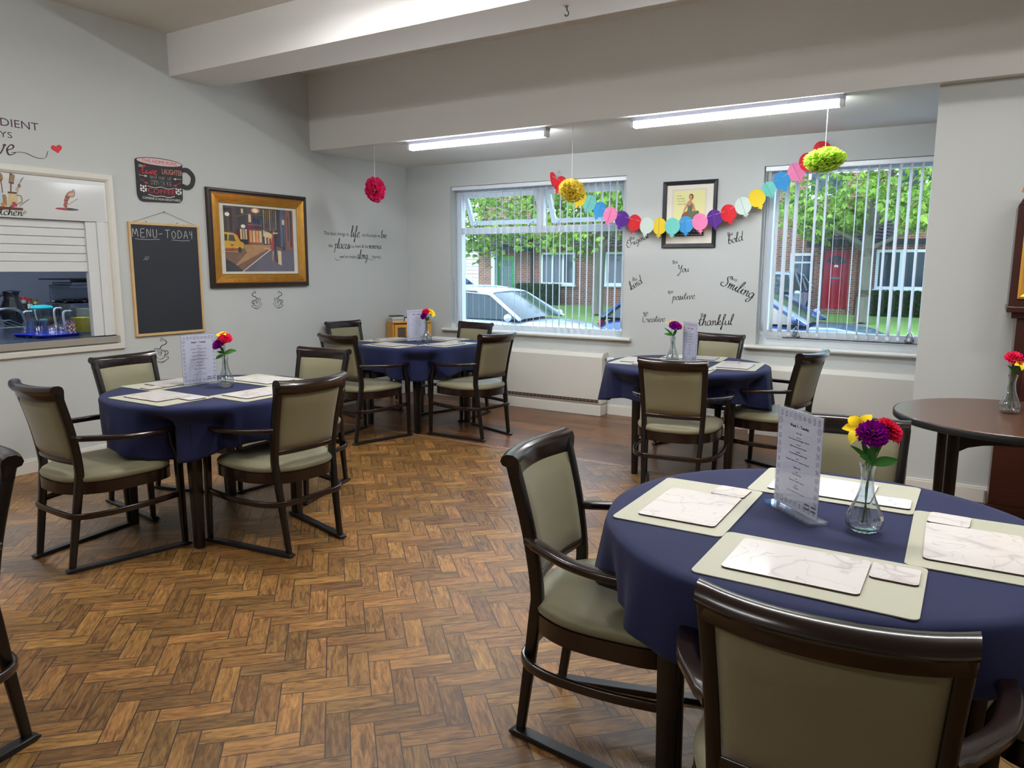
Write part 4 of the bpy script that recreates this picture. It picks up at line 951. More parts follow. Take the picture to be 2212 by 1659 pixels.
q([(.655, .345), (.69, .33), (.70, .50), (.69, .58), (.67, .55), (.64, .40)], 8); q([(.675, .33), (.66, .20), (.68, .15), (.67, .21), (.69, .33)], 12); q([(.65, .36), (.55, .385), (.54, .35), (.56, .37), (.65, .335)], 12)
q([(.665, .60), (.69, .665), (.71, .66), (.70, .58), (.68, .55)], 2); q([(.72+.018*cos(t*pi/5), .675+.025*sin(t*pi/5)) for t in range(10)], 2); q([(.68, .60), (.76, .61), (.76, .63), (.69, .63)], 12)
q([(.82, .34), (.87, .34), (.86, .42), (.852, .60), (.855, .80), (.838, .80), (.842, .60), (.835, .42)], 9); q([(.83, .76), (.865, .76), (.865, .84), (.83, .84)], 5); q([(.75, .12), (.80, .1), (.80, .33), (.745, .34)], 5)
onto(pa, m.build('picture', pc))
onto(pa, MB().box(.0150, .0165, y0+.115, y1-.115, z0+.115, z1-.115).build('glazing', glass_pane_material('picture_glass', (1, 1, 1), 1.2)))

# dancer poster
po = empty('framed_picture', (3.42, 0, 1.69), 0, 'black framed poster of a dancer in a green dress between the two windows', 'picture')
x0, x1, z0, z1 = 3.160, 3.680, 1.690, 2.305; W_, H_ = x1-x0, z1-z0
M_BFR = mat('black_frame', (34, 36, 42), .4)
onto(po, frame_mesh((x0, 0, z0), BU, BV, (0, -1, 0), W_, H_, [(0, .001, 0), (0, .022, 0), (.004, .026, 0), (.034, .018, 0), (.038, .010, 0)]).build('frame', M_BFR))
onto(po, MB().box(x0+.02, x1-.02, -.009, -.004, z0+.02, z1-.02).build('mount', mat('poster_mount', (226, 220, 208), .7)))
pm = [mat('post_%d' % i, c, .6) for i, c in enumerate(((226, 222, 160), (216, 208, 196), (48, 44, 46), (196, 140, 104), (92, 104, 78), (104, 52, 40), (236, 234, 224), (150, 80, 60), (120, 132, 96)))]
m = MB(); LAY[0] = 0; iw, ih = .30, .42; px_, pz = x0+.105, z0+.105
def q(poly, mi):
    LAY[0] += 1; m.poly([(a*iw, b*ih) for a, b in poly], (px_, -.0092-.00002*LAY[0], pz), BU, BV, mi)
q([(-.06, -.04), (1.06, -.04), (1.06, 1.04), (-.06, 1.04)], 1); q([(0, .0), (1, 0), (1, 1), (0, 1)], 0); q([(0, 0), (1, 0), (1, .16), (0, .16)], 2)
q([(.56+.075*cos(t*pi/6), .86+.07*sin(t*pi/6)) for t in range(12)], 5); q([(.545+.05*cos(t*pi/6), .85+.055*sin(t*pi/6)) for t in range(12)], 3); q([(.52, .80), (.57, .80), (.60, .74), (.66, .70), (.72, .56), (.60, .50), (.58, .52), (.64, .58), (.60, .64), (.44, .64), (.38, .56), (.36, .52), (.30, .50), (.34, .60), (.42, .72)], 3)
q([(.44, .70), (.50, .66), (.60, .72), (.62, .60), (.60, .54), (.44, .54), (.46, .62)], 4); q([(.30, .50), (.44, .56), (.60, .54), (.80, .56), (.84, .50), (.78, .42), (.64, .37), (.40, .35), (.24, .38), (.27, .44)], 4)
for k in range(6): q([(.32+.08*k, .38), (.335+.08*k, .38), (.42+.05*k, .53), (.41+.05*k, .53)], 8)
q([(.27, .46), (.32, .42), (.46, .42), (.52, .46), (.46, .52), (.40, .53), (.32, .51)], 7)
q([(.44, .36), (.52, .36), (.50, .20), (.46, .20)], 3); q([(.56, .36), (.62, .37), (.60, .22), (.55, .20)], 3)
q([(.06, .24), (.24, .25), (.28, .20), (.22, .17), (.08, .17)], 7)
for i, tx in enumerate(('all the', 'exchange', 'of a merry', 'party')):
    put_text(m, tx, (px_+.025+.006*i, -.0095, pz+ih*(.88-.06*i)), BU, BV, .013, 4, shear=.3, width=.075 if i else .05)
put_text(m, "everybody's favourite", (px_+iw/2, -.0098, pz+.012), BU, BV, .014, 6, align='C', width=iw*.9); put_text(m, 'MOUSSE', (px_+iw/2+.01, -.0098, pz+.036), BU, BV, .026, 6, align='C', width=iw*.8)
onto(po, m.build('poster', pm))

# word stickers
M_STK = mat('sticker_black', (30, 30, 34), .5)
def sticker(name, lab, fn, mats=M_STK, group='black lettering stickers on the walls', cat='sticker'):
    m = MB(); fn(m); o = m.build(name, mats); return tag(o, lab, cat, group)
def rot2(a, back=True):
    c, s_ = cos(R(a)), sin(R(a))
    return ((c, 0, s_), (-s_, 0, c)) if back else ((0, c, s_), (0, -s_, c))
def word(bx, bz, wx, wz, w_, h, ang, lab, first='Be', fh=.034, fang=None):
    def fn(m):
        u, v = rot2(fang if fang is not None else ang); put_text(m, first, BO(bx, bz), u, v, fh, 0, width=fh*1.45 if first == 'Be' else fh*2.6)
        u, v = rot2(ang); put_cursive(m, w_, BO(wx, wz), u, v, h, 0, wt=.085, kx=1.12)
    sticker('word_sticker', 'black sticker reading "%s %s" ' % (first, w_)+lab, fn)
word(2.830, 1.765, 2.800, 1.690, 'Original', .072, 24, 'just right of the wider window', fang=18)
word(3.790, 1.790, 3.795, 1.715, 'bold', .085, 14, 'right of the dancer poster', fang=8)
word(3.275, 1.535, 3.325, 1.455, 'You', .075, 4, 'below the dancer poster', fang=8)
word(2.865, 1.370, 2.850, 1.275, 'kind', .085, 32, 'beside the wider window below "Be Original"', fang=2)
word(3.245, 1.245, 3.280, 1.190, 'positive', .075, 5, 'in the middle of the wall between the windows', fang=22)
word(3.825, 1.395, 3.740, 1.345, 'Smiling', .110, -22, 'near the window beside the partition wall', first='Keep', fh=.028, fang=-14)
word(3.000, 1.030, 2.980, .965, 'Creative', .070, 4, 'above the radiator cover end', fang=28)
word(3.575, 1.040, 3.545, .955, 'thankful', .098, 4, 'above the chair back beside the menu stand', fang=12)
def quote(m):
    def T(s, y, z, w_, h=.036): put_text(m, s, LO(y, z), LU, LV, h, 0, width=w_)
    def Cc(s, y, z, h, kx=1.1, wt=.08): return put_cursive(m, s, LO(y, z), LU, LV, h, 0, wt=wt, kx=kx)
    T('The best things in', -1.335, 1.825, .36); Cc('life', -.945, 1.815, .12, 1.0); T('are the people we', -.765, 1.828, .29); Cc('love', -.46, 1.822, .085, .8)
    T('the', -1.275, 1.700, .06); Cc('places', -1.19, 1.690, .105, 1.0); T("we've", -.985, 1.700, .09); T('been & the', -.875, 1.704, .20); Cc('memories', -.665, 1.700, .075, .85)
    m.ribbon([(0, 0), (.05, -.02), (.1, .01), (.06, .02)], .005, LO(-1.19, 1.585), LU, LV, 5)
    T("we've made", -1.105, 1.590, .23); Cc('along', -.86, 1.585, .1, .9); m.ribbon([(0, 0), (.06, -.02), (.12, -.01), (.14, .02)], .005, LO(-.69, 1.595), LU, LV, 5); T('the way.', -.615, 1.594, .15)
sticker('wall_quote', 'three-line black quotation about the best things in life, right of the gold framed picture', quote)
M_PLUM = mat('sticker_plum', (72, 40, 66), .5); M_HEART = mat('sticker_red', (206, 46, 52), .45)
def love(m):
    put_text(m, 'THE SECRET INGREDIENT', LO(-4.060, 2.448), LU, LV, .052, 0, width=1.02, align='R'); put_text(m, 'IS ALWAYS', LO(-4.240, 2.372), LU, LV, .040, 0, width=.38, align='R')
    put_cursive(m, 'Love', LO(-4.50, 2.258), LU, LV, .15, 0, wt=.08, kx=1.05); m.ribbon([(0, 0), (.08, .01), (.16, -.015), (.22, -.01), (.245, .04)], .0055, LO(-4.255, 2.275), LU, LV, 6)
    # heart
sticker('wall_quote', 'plum lettering ending in INGREDIENT and love, above the serving hatch', love, M_PLUM)
sticker('heart_sticker', 'small red heart sticker after the lettering above the serving hatch', lambda m: m.poly([(.045*sin(t)**3*.9, .006+.034*(13*cos(t)-5*cos(2*t)-2*cos(3*t)-cos(4*t))/16) for t in [2*pi*k/32 for k in range(32)]][::-1], LO(-3.945, 2.335), rot2(12, False)[0], rot2(12, False)[1], 0), M_HEART, None)
def cup(m, y, z, s_, fl):
    u = (0, fl, 0); o = LO(y, z); wd = .004/s_
    def S(p, w_=1): m.ribbon([(a*s_, b*s_) for a, b in p], wd*s_*w_, o, u, LV, 5, 0, .5)
    S([(-.30, .12), (0, .26), (.30, .30), (.33, .22), (0, .10), (-.30, .12)]); S([(-.30, .12), (-.26, -.15), (-.08, -.30), (.12, -.28), (.28, -.05), (.33, .22)], 1.2); S([(-.20, .13), (0, .20), (.22, .25)], 1.5)
    S([(-.42, -.18), (-.46, -.30), (-.2, -.44), (.15, -.42), (.42, -.2), (.45, -.08)], 1.3); S([(-.42, -.18), (-.30, -.24)]); S([(-.36, -.38), (0, -.52), (.36, -.36)], 1)
    S([(-.27, .08), (-.42, .12), (-.44, -.05), (-.22, -.12)], 1.6); S([(.0, .0), (-.08, .06), (-.06, -.03), (.03, -.12), (.12, 0), (.08, .07), (.0, .0)])
    S([(.0, .27), (-.12, .42), (-.34, .48), (-.40, .62), (-.2, .72)], 1.8); S([(-.34, .48), (-.42, .60), (-.30, .75), (-.1, .78)], 1); S([(-.2, .72), (-.05, .66), (-.08, .80), (-.22, .84)], .9)
sticker('cup_sticker', 'steaming cup line drawing sticker under the gold framed picture, the left one of the pair', lambda m: cup(m, -2.225, 1.165, .125, 1), group='steaming cup stickers')
sticker('cup_sticker', 'steaming cup line drawing sticker under the gold framed picture, the right one of the pair', lambda m: cup(m, -1.972, 1.160, .125, -1), group='steaming cup stickers')
sticker('cup_sticker', 'steaming cup line drawing sticker below the chalkboard, half behind a chair back', lambda m: cup(m, -3.245, .775, .155, -1), group='steaming cup stickers')

# ---------------------------------------------------------------- paper balloon garland
ga = empty('paper_garland', (3.3, -.12, 1.95), 0, 'string of coloured paper balloon cut-outs sagging across the poster between both windows', 'garland')
GC = dict(r=(214, 34, 46), y=(238, 206, 48), t=(116, 204, 194), b=(62, 152, 216), p=(238, 132, 180), v=(86, 34, 138), w=(204, 222, 214))
GM = {k: mat('paper_'+k, c, .75) for k, c in GC.items()}
bal = [('r', 2.012, 2.384), ('r', 2.105, 2.335), ('y', 2.323, 2.182), ('t', 2.429, 2.134), ('b', 2.542, 2.066), ('p', 2.657, 2.013), ('v', 2.782, 1.967), ('r', 2.91, 1.929), ('w', 3.038, 1.898), ('y', 3.166, 1.888), ('t', 3.296, 1.885), ('b', 3.423, 1.897), ('p', 3.558, 1.918), ('v', 3.689, 1.947), ('r', 3.817, 1.988), ('w', 3.945, 2.047), ('y', 4.063, 2.108), ('t', 4.159, 2.182), ('b', 4.264, 2.245), ('p', 4.381, 2.315), ('r', 4.473, 2.39), ('r', 4.578, 2.477)]
rg = random.Random(5)
bp_ = bal[:2]+[('y', 2.215, 2.262)]+bal[2:]
for i, (cc, x, z) in enumerate(bp_):
    a = bp_[max(0, i-1)]; b = bp_[min(len(bp_)-1, i+1)]; tg = atan2(b[2]-a[2], b[1]-a[1])*.8
    u = V((cos(tg), 0, sin(tg))); v = V((-sin(tg), 0, cos(tg))); r = .075 if cc != 't' or x < 4 else .062
    if i == 0: u = V((.4, 0, .35)); v = V((-.3, 0, .9))
    out = [(r*sin(t)*1.0, r*cos(t)*1.04) for t in [2*pi*k/28 for k in range(28)]]
    body = [p for p in out if not (p[1] < -r*.93)]
    rgt = [(0, r*1.04)]+[(r*sin(t), r*1.04*cos(t)) for t in [pi*k/16 for k in range(1, 15)]]+[(.010, -r*1.05), (.026, -r*1.12), (.020, -r*1.26), (.012, -r*1.22), (0, -r*1.52)]
    m = MB(); bend = rg.uniform(.15, .38)
    for sg in (1, -1):
        pts = [V((x-3.3, 0, z-1.95))+u*(p[0]*sg*cos(bend))+v*p[1]+V((0, -1, 0))*(-p[0]*sin(bend)+.004*(i % 2)) for p in rgt]
        m.add(pts, [tuple(range(len(pts)))])
    m.ribbon([(0, r*1.0), (0, -r*1.4)], .0022, V((x-3.3, -.0022, z-1.95)), u, v, 2, 1)
    m.build('paper_balloon', [GM[cc], M_INKG], ga, solid=.0006)
MB().tube(cat_rom([(b[1]-3.3, .004, b[2]-1.95+.03) for b in bp_], 3), .0008, 4).build('garland_string', M_WHITE, ga)
for x, z in ((2.03, 2.468), (4.60, 2.555)):
    m = MB(); m.tube([(x-3.3, .0, z-1.95-.05), (x-3.3, .118, z-1.95)], .001, 4); m.box(x-3.3-.012, x-3.3+.012, .105, .119, z-1.95-.016, z-1.95+.016); m.build('clear_hook', M_ACR, ga)

# ---------------------------------------------------------------- tissue pom-poms
def pom(x, y, z, r, sc, tilt, m_, lab, seed):
    root = empty('tissue_pompom', (x, y, z), 0, lab, 'pompom', 'tissue pompoms hanging from the bay ceiling'); rnd = random.Random(seed); m = MB()
    for k in range(120):
        zz = 1-2*(k+.5)/120; a = k*2.39996; d = V((sqrt(1-zz*zz)*cos(a), sqrt(1-zz*zz)*sin(a), zz)); d = (d+V((rnd.uniform(-.12, .12), rnd.uniform(-.12, .12), rnd.uniform(-.12, .12)))).normalized()
        s_ = d.orthogonal().normalized(); t_ = d.cross(s_); ra = rnd.random()*6.28; s_, t_ = s_*cos(ra)+t_*sin(ra), t_*cos(ra)-s_*sin(ra); L_ = rnd.uniform(.86, 1.05)
        def fn(u, v):
            w_ = .30*(v**.75); q = d*(.25+.75*v)*L_+s_*(w_*(2*u-1))+t_*(.20*v*sin(u*9+k)); q = q*r
            return V((q.x*sc[0], q.y*sc[1], q.z*sc[2]))
        m.grid(fn, 5, 4)
    b = m.build('tissue_petals', m_, root, smooth=True, angle=180); b.rotation_euler = tilt
    MB().tube([(0, 0, 0), (0, 0, HC-z-.001)], .0022, 6).build('hanging_ribbon', M_WHITE, root)
pom(.745, -1.37, 2.240, .105, (.92, .92, 1.18), (R(8), R(-10), 0), leafy('tissue_pink', (248, 74, 140), (235, 52, 118), .55), 'pink tissue pompom hanging before the left wall', 1)
pom(2.875, -1.36, 2.124, .112, (1, 1, .82), (R(-10), R(18), 0), leafy('tissue_yellow', (255, 241, 130), (250, 230, 96), .65), 'yellow tissue pompom hanging in front of the wider window', 2)
pom(4.818, -1.36, 2.235, .128, (1.08, 1, .66), (R(6), R(-6), 0), leafy('tissue_lime', (222, 245, 120), (206, 238, 92), .65), 'lime green tissue pompom at the right end of the garland', 3)

# ---------------------------------------------------------------- cabinet in the corner with discs and papers on it
M_OAK = mat('yellow_pine', (206, 146, 58), .45, noise=.12, nscale=10, stretch=(1, 1, 5))
cb2 = empty('pine_cabinet', (.235, -.275, 0), R(60), 'yellow pine cabinet with two dark mesh windows standing in the far corner', 'cabinet')
X0, X1, Y0, Y1 = -.235, .235, -.11, .11
m = MB(); m.box(X0, X1, Y0, Y1, .868, .885); m.box(X0, X0+.018, Y0+.01, Y1, .55, .868); m.box(X1-.018, X1, Y0+.01, Y1, .55, .868); m.box(X0+.018, X1-.018, Y1-.01, Y1, .55, .868); m.box(X0+.018, X1-.018, Y0+.01, Y1-.01, .55, .568)
m.build('carcass', M_OAK, cb2, bevel=.003)
for sg in (-1, 1):
    a, b = (X0+.02, -.045) if sg < 0 else (.045, X1-.02)
    d = frame_mesh((a, Y0+.010, .57), BU, BV, (0, -1, 0), b-a, .285, [(0, 0, 0), (0, .012, 0), (.035, .012, 0), (.038, .004, 0)]).build('cabinet_door', M_OAK, cb2)
    MB().box(a+.03, b-.03, Y0+.006, Y0+.009, .60, .825).build('mesh_window', mat('mesh_dark%d' % sg, (84, 74, 62), .8, noise=.5, nscale=120), d)
MB().box(-.044, .044, Y0+.010, Y0+.02, .57, .868).build('centre_panel', mat('centre_dark', (54, 46, 40), .7), cb2)
for sx in (-1, 1):
    for sy in (-1, 1): MB().sweep([(sx*.20, sy*.085, 0), (sx*.20, sy*.085, .55)], rect(.03, .03), (0, 1, 0), scales=[.8, 1]).build('leg', M_WOODLEG, cb2)
rn = random.Random(9)
DC = [mat('case_%d' % i, c, .3) for i, c in enumerate(((180, 184, 186), (42, 44, 48), (130, 132, 134), (205, 205, 200)))]
hz = [.8855, .8855, .8855, .8855]
for s_ in range(3):
    for k in range((6, 4, 2)[s_]):
        th = .011 if s_ < 2 else .018; m = MB().box(-.07, .07, -.062, .062, 0, th)
        o = m.build('disc_case', DC[rn.choice((0, 1, 2, 3, 1))], bevel=.001); o.location = (.235+(s_-1)*.155*.5, -.275+(s_-1)*.155*.866, hz[s_]); o.rotation_euler = (0, 0, R(60)+rn.uniform(-.05, .05)); hz[s_] += th+.0003
        tag(o, ('disc case in the %s stack on the pine cabinet, number %d' % (('left', 'middle', 'right')[s_], k+1)).replace(', number %d' % (k+1), ', '+('at its bottom', 'second from its bottom', 'third from its bottom', 'fourth from its bottom', 'fifth from its bottom', 'on its top')[k]), 'disc case', 'disc cases stacked on the pine cabinet')

# ---------------------------------------------------------------- longcase clock
ck = empty('longcase_clock', (6.20, -1.60, 0), 0, 'tall dark mahogany longcase clock against the partition wall at the right edge', 'clock')
M_MAH = mat('clock_mahogany', (58, 27, 20), .3, noise=.35, nscale=9, stretch=(1, 1, 8), coat=.3)
CW = .27
m = MB(); m.box(-CW, CW, -.16, .155, 0, .09); m.box(-CW+.015, CW-.015, -.15, .155, .09, .47); m.box(-CW-.005, CW+.005, -.165, .155, .47, .49); m.box(-CW+.03, CW-.03, -.14, .155, .49, .515); m.build('plinth', M_MAH, ck, bevel=.004)
onp = MB(); onp.poly([(.19*cos(t*pi/16), .19*sin(t*pi/16)*.6) for t in range(17)], (0, -.1515, .30), (1, 0, 0), (0, 0, 1)); onp.build('plinth_inlay', mat('inlay', (60, 28, 20), .3), ck)
m = MB(); m.box(-.205, .205, -.125, .155, .515, 1.215); m.build('trunk', M_MAH, ck, bevel=.004)
td = frame_mesh((-.15, -.126, .60), (1, 0, 0), (0, 0, 1), (0, -1, 0), .30, .55, [(0, 0, 0), (0, .010, 0), (.02, .014, 0), (.03, .006, 0), (.149, .006, 0)]).build('trunk_door', M_MAH, ck)
m = MB(); m.box(-.235, .235, -.145, .155, 1.215, 1.25); m.box(-.262, .262, -.175, .155, 1.25, 1.285); m.box(-.255, .255, -.15, .155, 1.285, 1.86)
m.prism([(-.255, 1.86), (.255, 1.86), (.215, 1.935), (-.215, 1.935)], (0, -.15, 0), (1, 0, 0), (0, 0, 1), (0, 1, 0), .30); m.build('hood', M_MAH, ck, bevel=.004)
frame_mesh((-.215, -.151, 1.33), (1, 0, 0), (0, 0, 1), (0, -1, 0), .43, .50, [(0, 0, 0), (0, .012, 0), (.012, .016, 0), (.028, .010, 0), (.03, .004, 0)]).build('hood_door', mat('clock_gilt', (214, 156, 62), .35, metal=.5), ck)
MB().box(-.19, .19, -.153, -.1515, 1.355, 1.805).build('dial', mat('dial', (196, 186, 150), .5), ck)
m = MB()
for sg in (-1, 1): m.tube(cat_rom([(sg*.232, -.09, 1.935), (sg*.215, -.09, 1.975), (sg*.19, -.09, 2.01), (sg*.135, -.09, 2.03), (sg*.08, -.09, 2.02), (sg*.075, -.09, 1.99), (sg*.10, -.09, 1.985)], 5), .016, 8)
m.build('swan_neck', mat('clock_crest', (196, 112, 48), .35, noise=.2), ck, smooth=True)

# ================================================================ SERVING HATCH AND KITCHEN
ht = struct(empty('trim_3', (0, -4.4, .86)))
onto(ht, frame_mesh((0, -5.36, .845), LU, LV, (1, 0, 0), 1.81, 1.350, [(0, .001, 0), (0, .012, 0), (.008, .022, 0), (.040, .024, 0), (.056, .014, 0), (.062, .004, 0), (.062, -.02, 0)]).build('hatch_frame', M_TRIM))
# steel counter, shutter
sh = empty('roller_shutter', (-.03, -4.4, 1.45), 0, 'half-lowered white roller shutter with box and side guides in the serving hatch', 'shutter')
M_SHUT = mat('shutter_white', (212, 214, 214), .22)
onto(sh, MB().box(-.05, .006, -5.28, -3.612, 1.832, 2.133).build('shutter_box', M_SHUT, bevel=.003))
onto(sh, MB().box(.006, .008, -5.28, -3.628, 1.842, 2.10).build('box_face', mat('shutter_box_face', (204, 206, 206), .12)))
m = MB(); zz = 1.455; m.box(-.040, -.020, -5.25, -3.782, zz, zz+.072)
for k in range(5): m.box(-.038, -.024, -5.25, -3.782, zz+.075+k*.061, zz+.075+k*.061+.057)
m.box(-.046, -.036, -5.25, -3.782, zz, 1.84)
onto(sh, m.build('shutter_curtain', M_SHUT, bevel=.004))
m = MB(); m.box(-.05, -.005, -3.782, -3.700, .96, 1.832); m.box(-.05, .006, -3.700, -3.640, .96, 1.832); m.box(-.10, -.05, -3.745, -3.60, .96, 1.90)
onto(sh, m.build('side_guide', M_SHUT, bevel=.003))
onto(sh, MB().box(-.13, .0, -3.640, -3.601, .96, 2.13).build('side_board', M_TRIM, bevel=.003))
onto(sh, MB().box(-.139, -.101, -3.705, -3.665, .962, 1.9).build('dark_channel', M_STEEL))
# kitchen shell
M_KW = mat('kitchen_cladding', (128, 134, 150), .5, noise=.08, nscale=2)
struct(MB().box(-3.75, -3.65, -7.2, -1.6, 0, 2.7).build('wall_kitchen_back', M_KW))
struct(MB().box(-3.65, -.14, -1.7, -1.6, 0, 2.7).build('wall_kitchen_side', M_KW)); struct(MB().box(-3.65, -.14, -7.2, -7.1, 0, 2.7).build('wall_kitchen_front', M_KW))
struct(MB().box(-3.65, -.14, -7.1, -1.7, -.05, 0).build('floor_kitchen', mat('kitchen_floor', (90, 92, 98), .5))); struct(MB().box(-3.65, -.14, -7.1, -1.7, 2.6, 2.7).build('ceiling_kitchen', M_CEIL))
struct(MB().box(-3.648, -3.640, -3.95, -3.945, 0, 2.6).build('trim_4', M_STEEL))
batten(-1.9, -.7, -3.95, 2.599, mat('lit_tube_kitchen_fill', (255, 255, 255), .5, emis=(.80, .90, 1), estr=70), 'added unseen strip light on the kitchen ceiling, fill beyond the hatch')  # unseen lamp, added to brighten the kitchen behind the hatch
wt = empty('steel_worktop', (-.6, -4.4, .93), 0, 'stainless steel worktop running into the kitchen from the hatch', 'worktop')
onto(wt, MB().box(-2.2, -.145, -5.28, -1.72, .905, .955).box(-.145, .030, -5.28, -3.602, .905, .955).build('top', mat('steel_counter', (120, 132, 160), .16, metal=.85, noise=.06, nscale=5), bevel=.004))
onto(wt, MB().box(.030, .034, -5.28, -3.602, .905, .955).build('front_lip', mat('steel_lip', (176, 170, 158), .35, metal=.4)))
bk = empty('kitchen_cabinet', (-2.9, -2.5, 0), 0, 'steel kitchen unit along the far side of the kitchen', 'cabinet')
MB().box(-.7, .66, -2.6, .76, .08, .92).build('carcass', M_STEEL, bk); MB().box(-.72, .69, -2.6, .76, .92, .955).build('top', M_STEEL, bk, bevel=.003)
ZC = .9555
M_GLOSSB = mat('glossy_black', (16, 16, 18), .08, coat=.8)
def K(name, loc, lab, cat, group=None): return empty(name, loc, 0, lab, cat, group)
M_TRAY = mat('blue_tray', (30, 44, 168), .3); M_BGL = mat('blue_rim_glass', (90, 150, 235), .06, trans=.8, ior=1.3)
tr = K('serving_tray', (-.37, -3.945, ZC), 'blue plastic tray holding drinking glasses on the hatch worktop', 'tray')
m = MB(); pr = rrect(.34, .30, .03, 4); pr2 = rrect(.38, .34, .04, 4); pr3 = rrect(.372, .332, .038, 4); pr4 = rrect(.335, .295, .03, 4); k = len(pr)
m.add([(x, y, 0) for x, y in pr]+[(x, y, .022) for x, y in pr2]+[(x, y, .022) for x, y in pr3]+[(x, y, .003) for x, y in pr4], [tuple(range(k))[::-1]]+[(i+a*k, (i+1) % k+a*k, (i+1) % k+(a+1)*k, i+(a+1)*k) for a in range(3) for i in range(k)]+[tuple(range(3*k, 4*k))])
m.build('tray_body', M_TRAY, tr, smooth=True); tr.rotation_euler = (0, 0, R(8))
M_TG = glass_pane_material('tumbler_glass', (.93, .95, .98), 3.5); M_TGB = glass_pane_material('blue_tumbler_glass', (.55, .75, 1), 3.5)
M_BGL = mat('blue_rim', (70, 130, 230), .3)
def tumbler(x, y, z, h, r0, r1, m_, lab, rimm, patt=False):
    t = K('drinking_glass', (x, y, z), lab, 'glass', 'upturned glasses on the blue tray')
    MB().lathe([(r0, 0), (r1, h-.004), (r1-.004, h), (.002, h)], n=22, cap=False, rib=lambda t_, hh: 1+.025*cos(11*t_)).build('glass_body', m_, t, smooth=True)
    MB().lathe([(r0, 0), (r0+.002, .003), (r0, .006), (r0-.002, .003), (r0, 0)], n=22, cap=False).build('rim', rimm, t, smooth=True)
    if patt:
        pm_ = MB()
        for k in range(60):
            a = k*2.4; zz = .008+(h-.02)*k/60; rr = r0+(r1-r0)*zz/h+.0008; c = V((rr*cos(a), rr*sin(a), zz)); n_ = V((cos(a), sin(a), 0)); s_ = V((-sin(a), cos(a), 0))
            pm_.add([c+s_*.006*cos(q*pi/3)+V((0, 0, 1))*.006*sin(q*pi/3) for q in range(6)], [tuple(range(6))], k % 3)
        pm_.build('dots', [M_WHITE, mat('dot_red', (196, 40, 60), .5), mat('dot_sand', (214, 196, 150), .5)], t)
    return t
sp = [(-.27, -4.06, 0), (-.255, -3.975, 0), (-.265, -3.885, 0), (-.36, -4.065, 1), (-.35, -3.975, 1), (-.355, -3.89, 0), (-.45, -4.01, 1), (-.445, -3.925, 1)]
words = ['front row, left', 'front row, middle', 'front row, right', 'second row, left with blue base', 'second row, middle with blue base', 'second row, right', 'back row, left with blue base', 'back row, right with blue base']
for (x, y, b), wd in zip(sp, words):
    tumbler(x, y, ZC+.0035, .085 if not b else .125, .038, .030, M_TGB if b else M_TG, 'upturned clear glass on the blue tray, '+wd, M_BGL if b else M_TG)
tumbler(-.30, -3.80, ZC+.0035, .115, .036, .032, M_TG, 'tall glass with coloured dots at the right end of the blue tray', M_TG, True)
M_CLP = glass_pane_material('frosted_plastic', (.84, .87, .88), 1.4)
def jug(x, y, z, r, h, lab, fill=None, fcol=None, lid=None, rz=0, frost=None):
    j = K('plastic_jug', (x, y, z), lab, 'jug', None); j.rotation_euler = (0, 0, rz)
    def sq(t, hh): return 1/(max(abs(cos(t)), abs(sin(t)))**.55)*.92
    MB().lathe([(r*.86, 0), (r*.9, .01), (r, h*.85), (r*1.02, h), (r*.99, h), (r*.97, h*.85), (r*.86, .012)], n=32, rib=sq, cap=False).build('jug_body', frost or M_CLP, j, smooth=True)
    MB().sweep(cat_rom([(0, -r*1.0, h*.90), (0, -r*1.75, h*.86), (0, -r*1.8, h*.45), (0, -r*1.65, h*.12)], 5), rrect(.012, .02, .004, 2), (1, 0, 0)).build('handle', mat('jug_handle%d' % int(h*1000+x*100), (214, 220, 224), .3), j, smooth=True)
    if fill: MB().lathe([(r*.84, .012), (r*.92, h*fill), (.001, h*fill)], n=32, rib=sq).build('drink', mat('drink%d' % int(x*100), fcol, .25), j, smooth=True)
    if lid: MB().lathe([(r*1.04, h), (r*1.06, h+.012), (r*.9, h+.03), (r*.5, h+.036), (.001, h+.037)], n=32, rib=sq).build('lid', mat('lid%d' % int(x*100), lid, .3), j, smooth=True)
    return j
jug(-.44, -3.64, ZC, .075, .205, 'square plastic jug of yellow squash beside the blue tray', .62, (250, 224, 20))
jug(-.85, -3.50, ZC, .075, .21, 'empty frosted plastic jug behind the yellow squash jug')
jug(-1.35, -3.49, ZC, .085, .16, 'plastic jug with turquoise lid behind the stacked glasses', .3, (176, 40, 60), (40, 160, 176))
jug(-1.95, -3.12, ZC, .075, .17, 'frosted jug with a little dark oil far back on the worktop', .25, (150, 140, 20))
bj = K('coffee_pot', (-1.85, -3.50, ZC), 'glossy black bulbous coffee pot behind the tap', 'pot')
MB().lathe([(.07, 0), (.075, .01), (.08, .03), (.10, .08), (.105, .12), (.09, .18), (.068, .23), (.062, .27), (.068, .30), (.072, .305), (.05, .315), (.001, .318)], n=32, rib=lambda t, h: 1+.02*cos(8*t)).build('pot_body', M_GLOSSB, bj, smooth=True)
MB().tube(cat_rom([(0, -.065, .28), (0, -.12, .25), (0, -.13, .16), (0, -.10, .09)], 5), .011, 8).build('handle', M_BLACK, bj, smooth=True)
MB().prism([(.05, .29), (.10, .308), (.06, .31)], (0, -.02, 0), (0, 1, 0), (0, 0, 1), (1, 0, 0), .04).build('spout', M_BLACK, bj)
tp = K('kitchen_tap', (-1.15, -3.74, ZC), 'curved steel tap over the sink at the left of the hatch', 'tap')
MB().lathe([(.022, 0), (.022, .02), (.014, .03)], n=14).build('tap_base', M_STEEL, tp, smooth=True); MB().tube(cat_rom([(0, 0, .02), (0, 0, .11), (0, -.03, .165), (0, -.12, .185), (0, -.24, .165)], 6), .011, 10).build('spout', M_STEEL, tp, smooth=True)
rk = K('drying_rack', (-.95, -4.02, ZC), 'low steel drying rack beside the tap', 'rack')
m = MB()
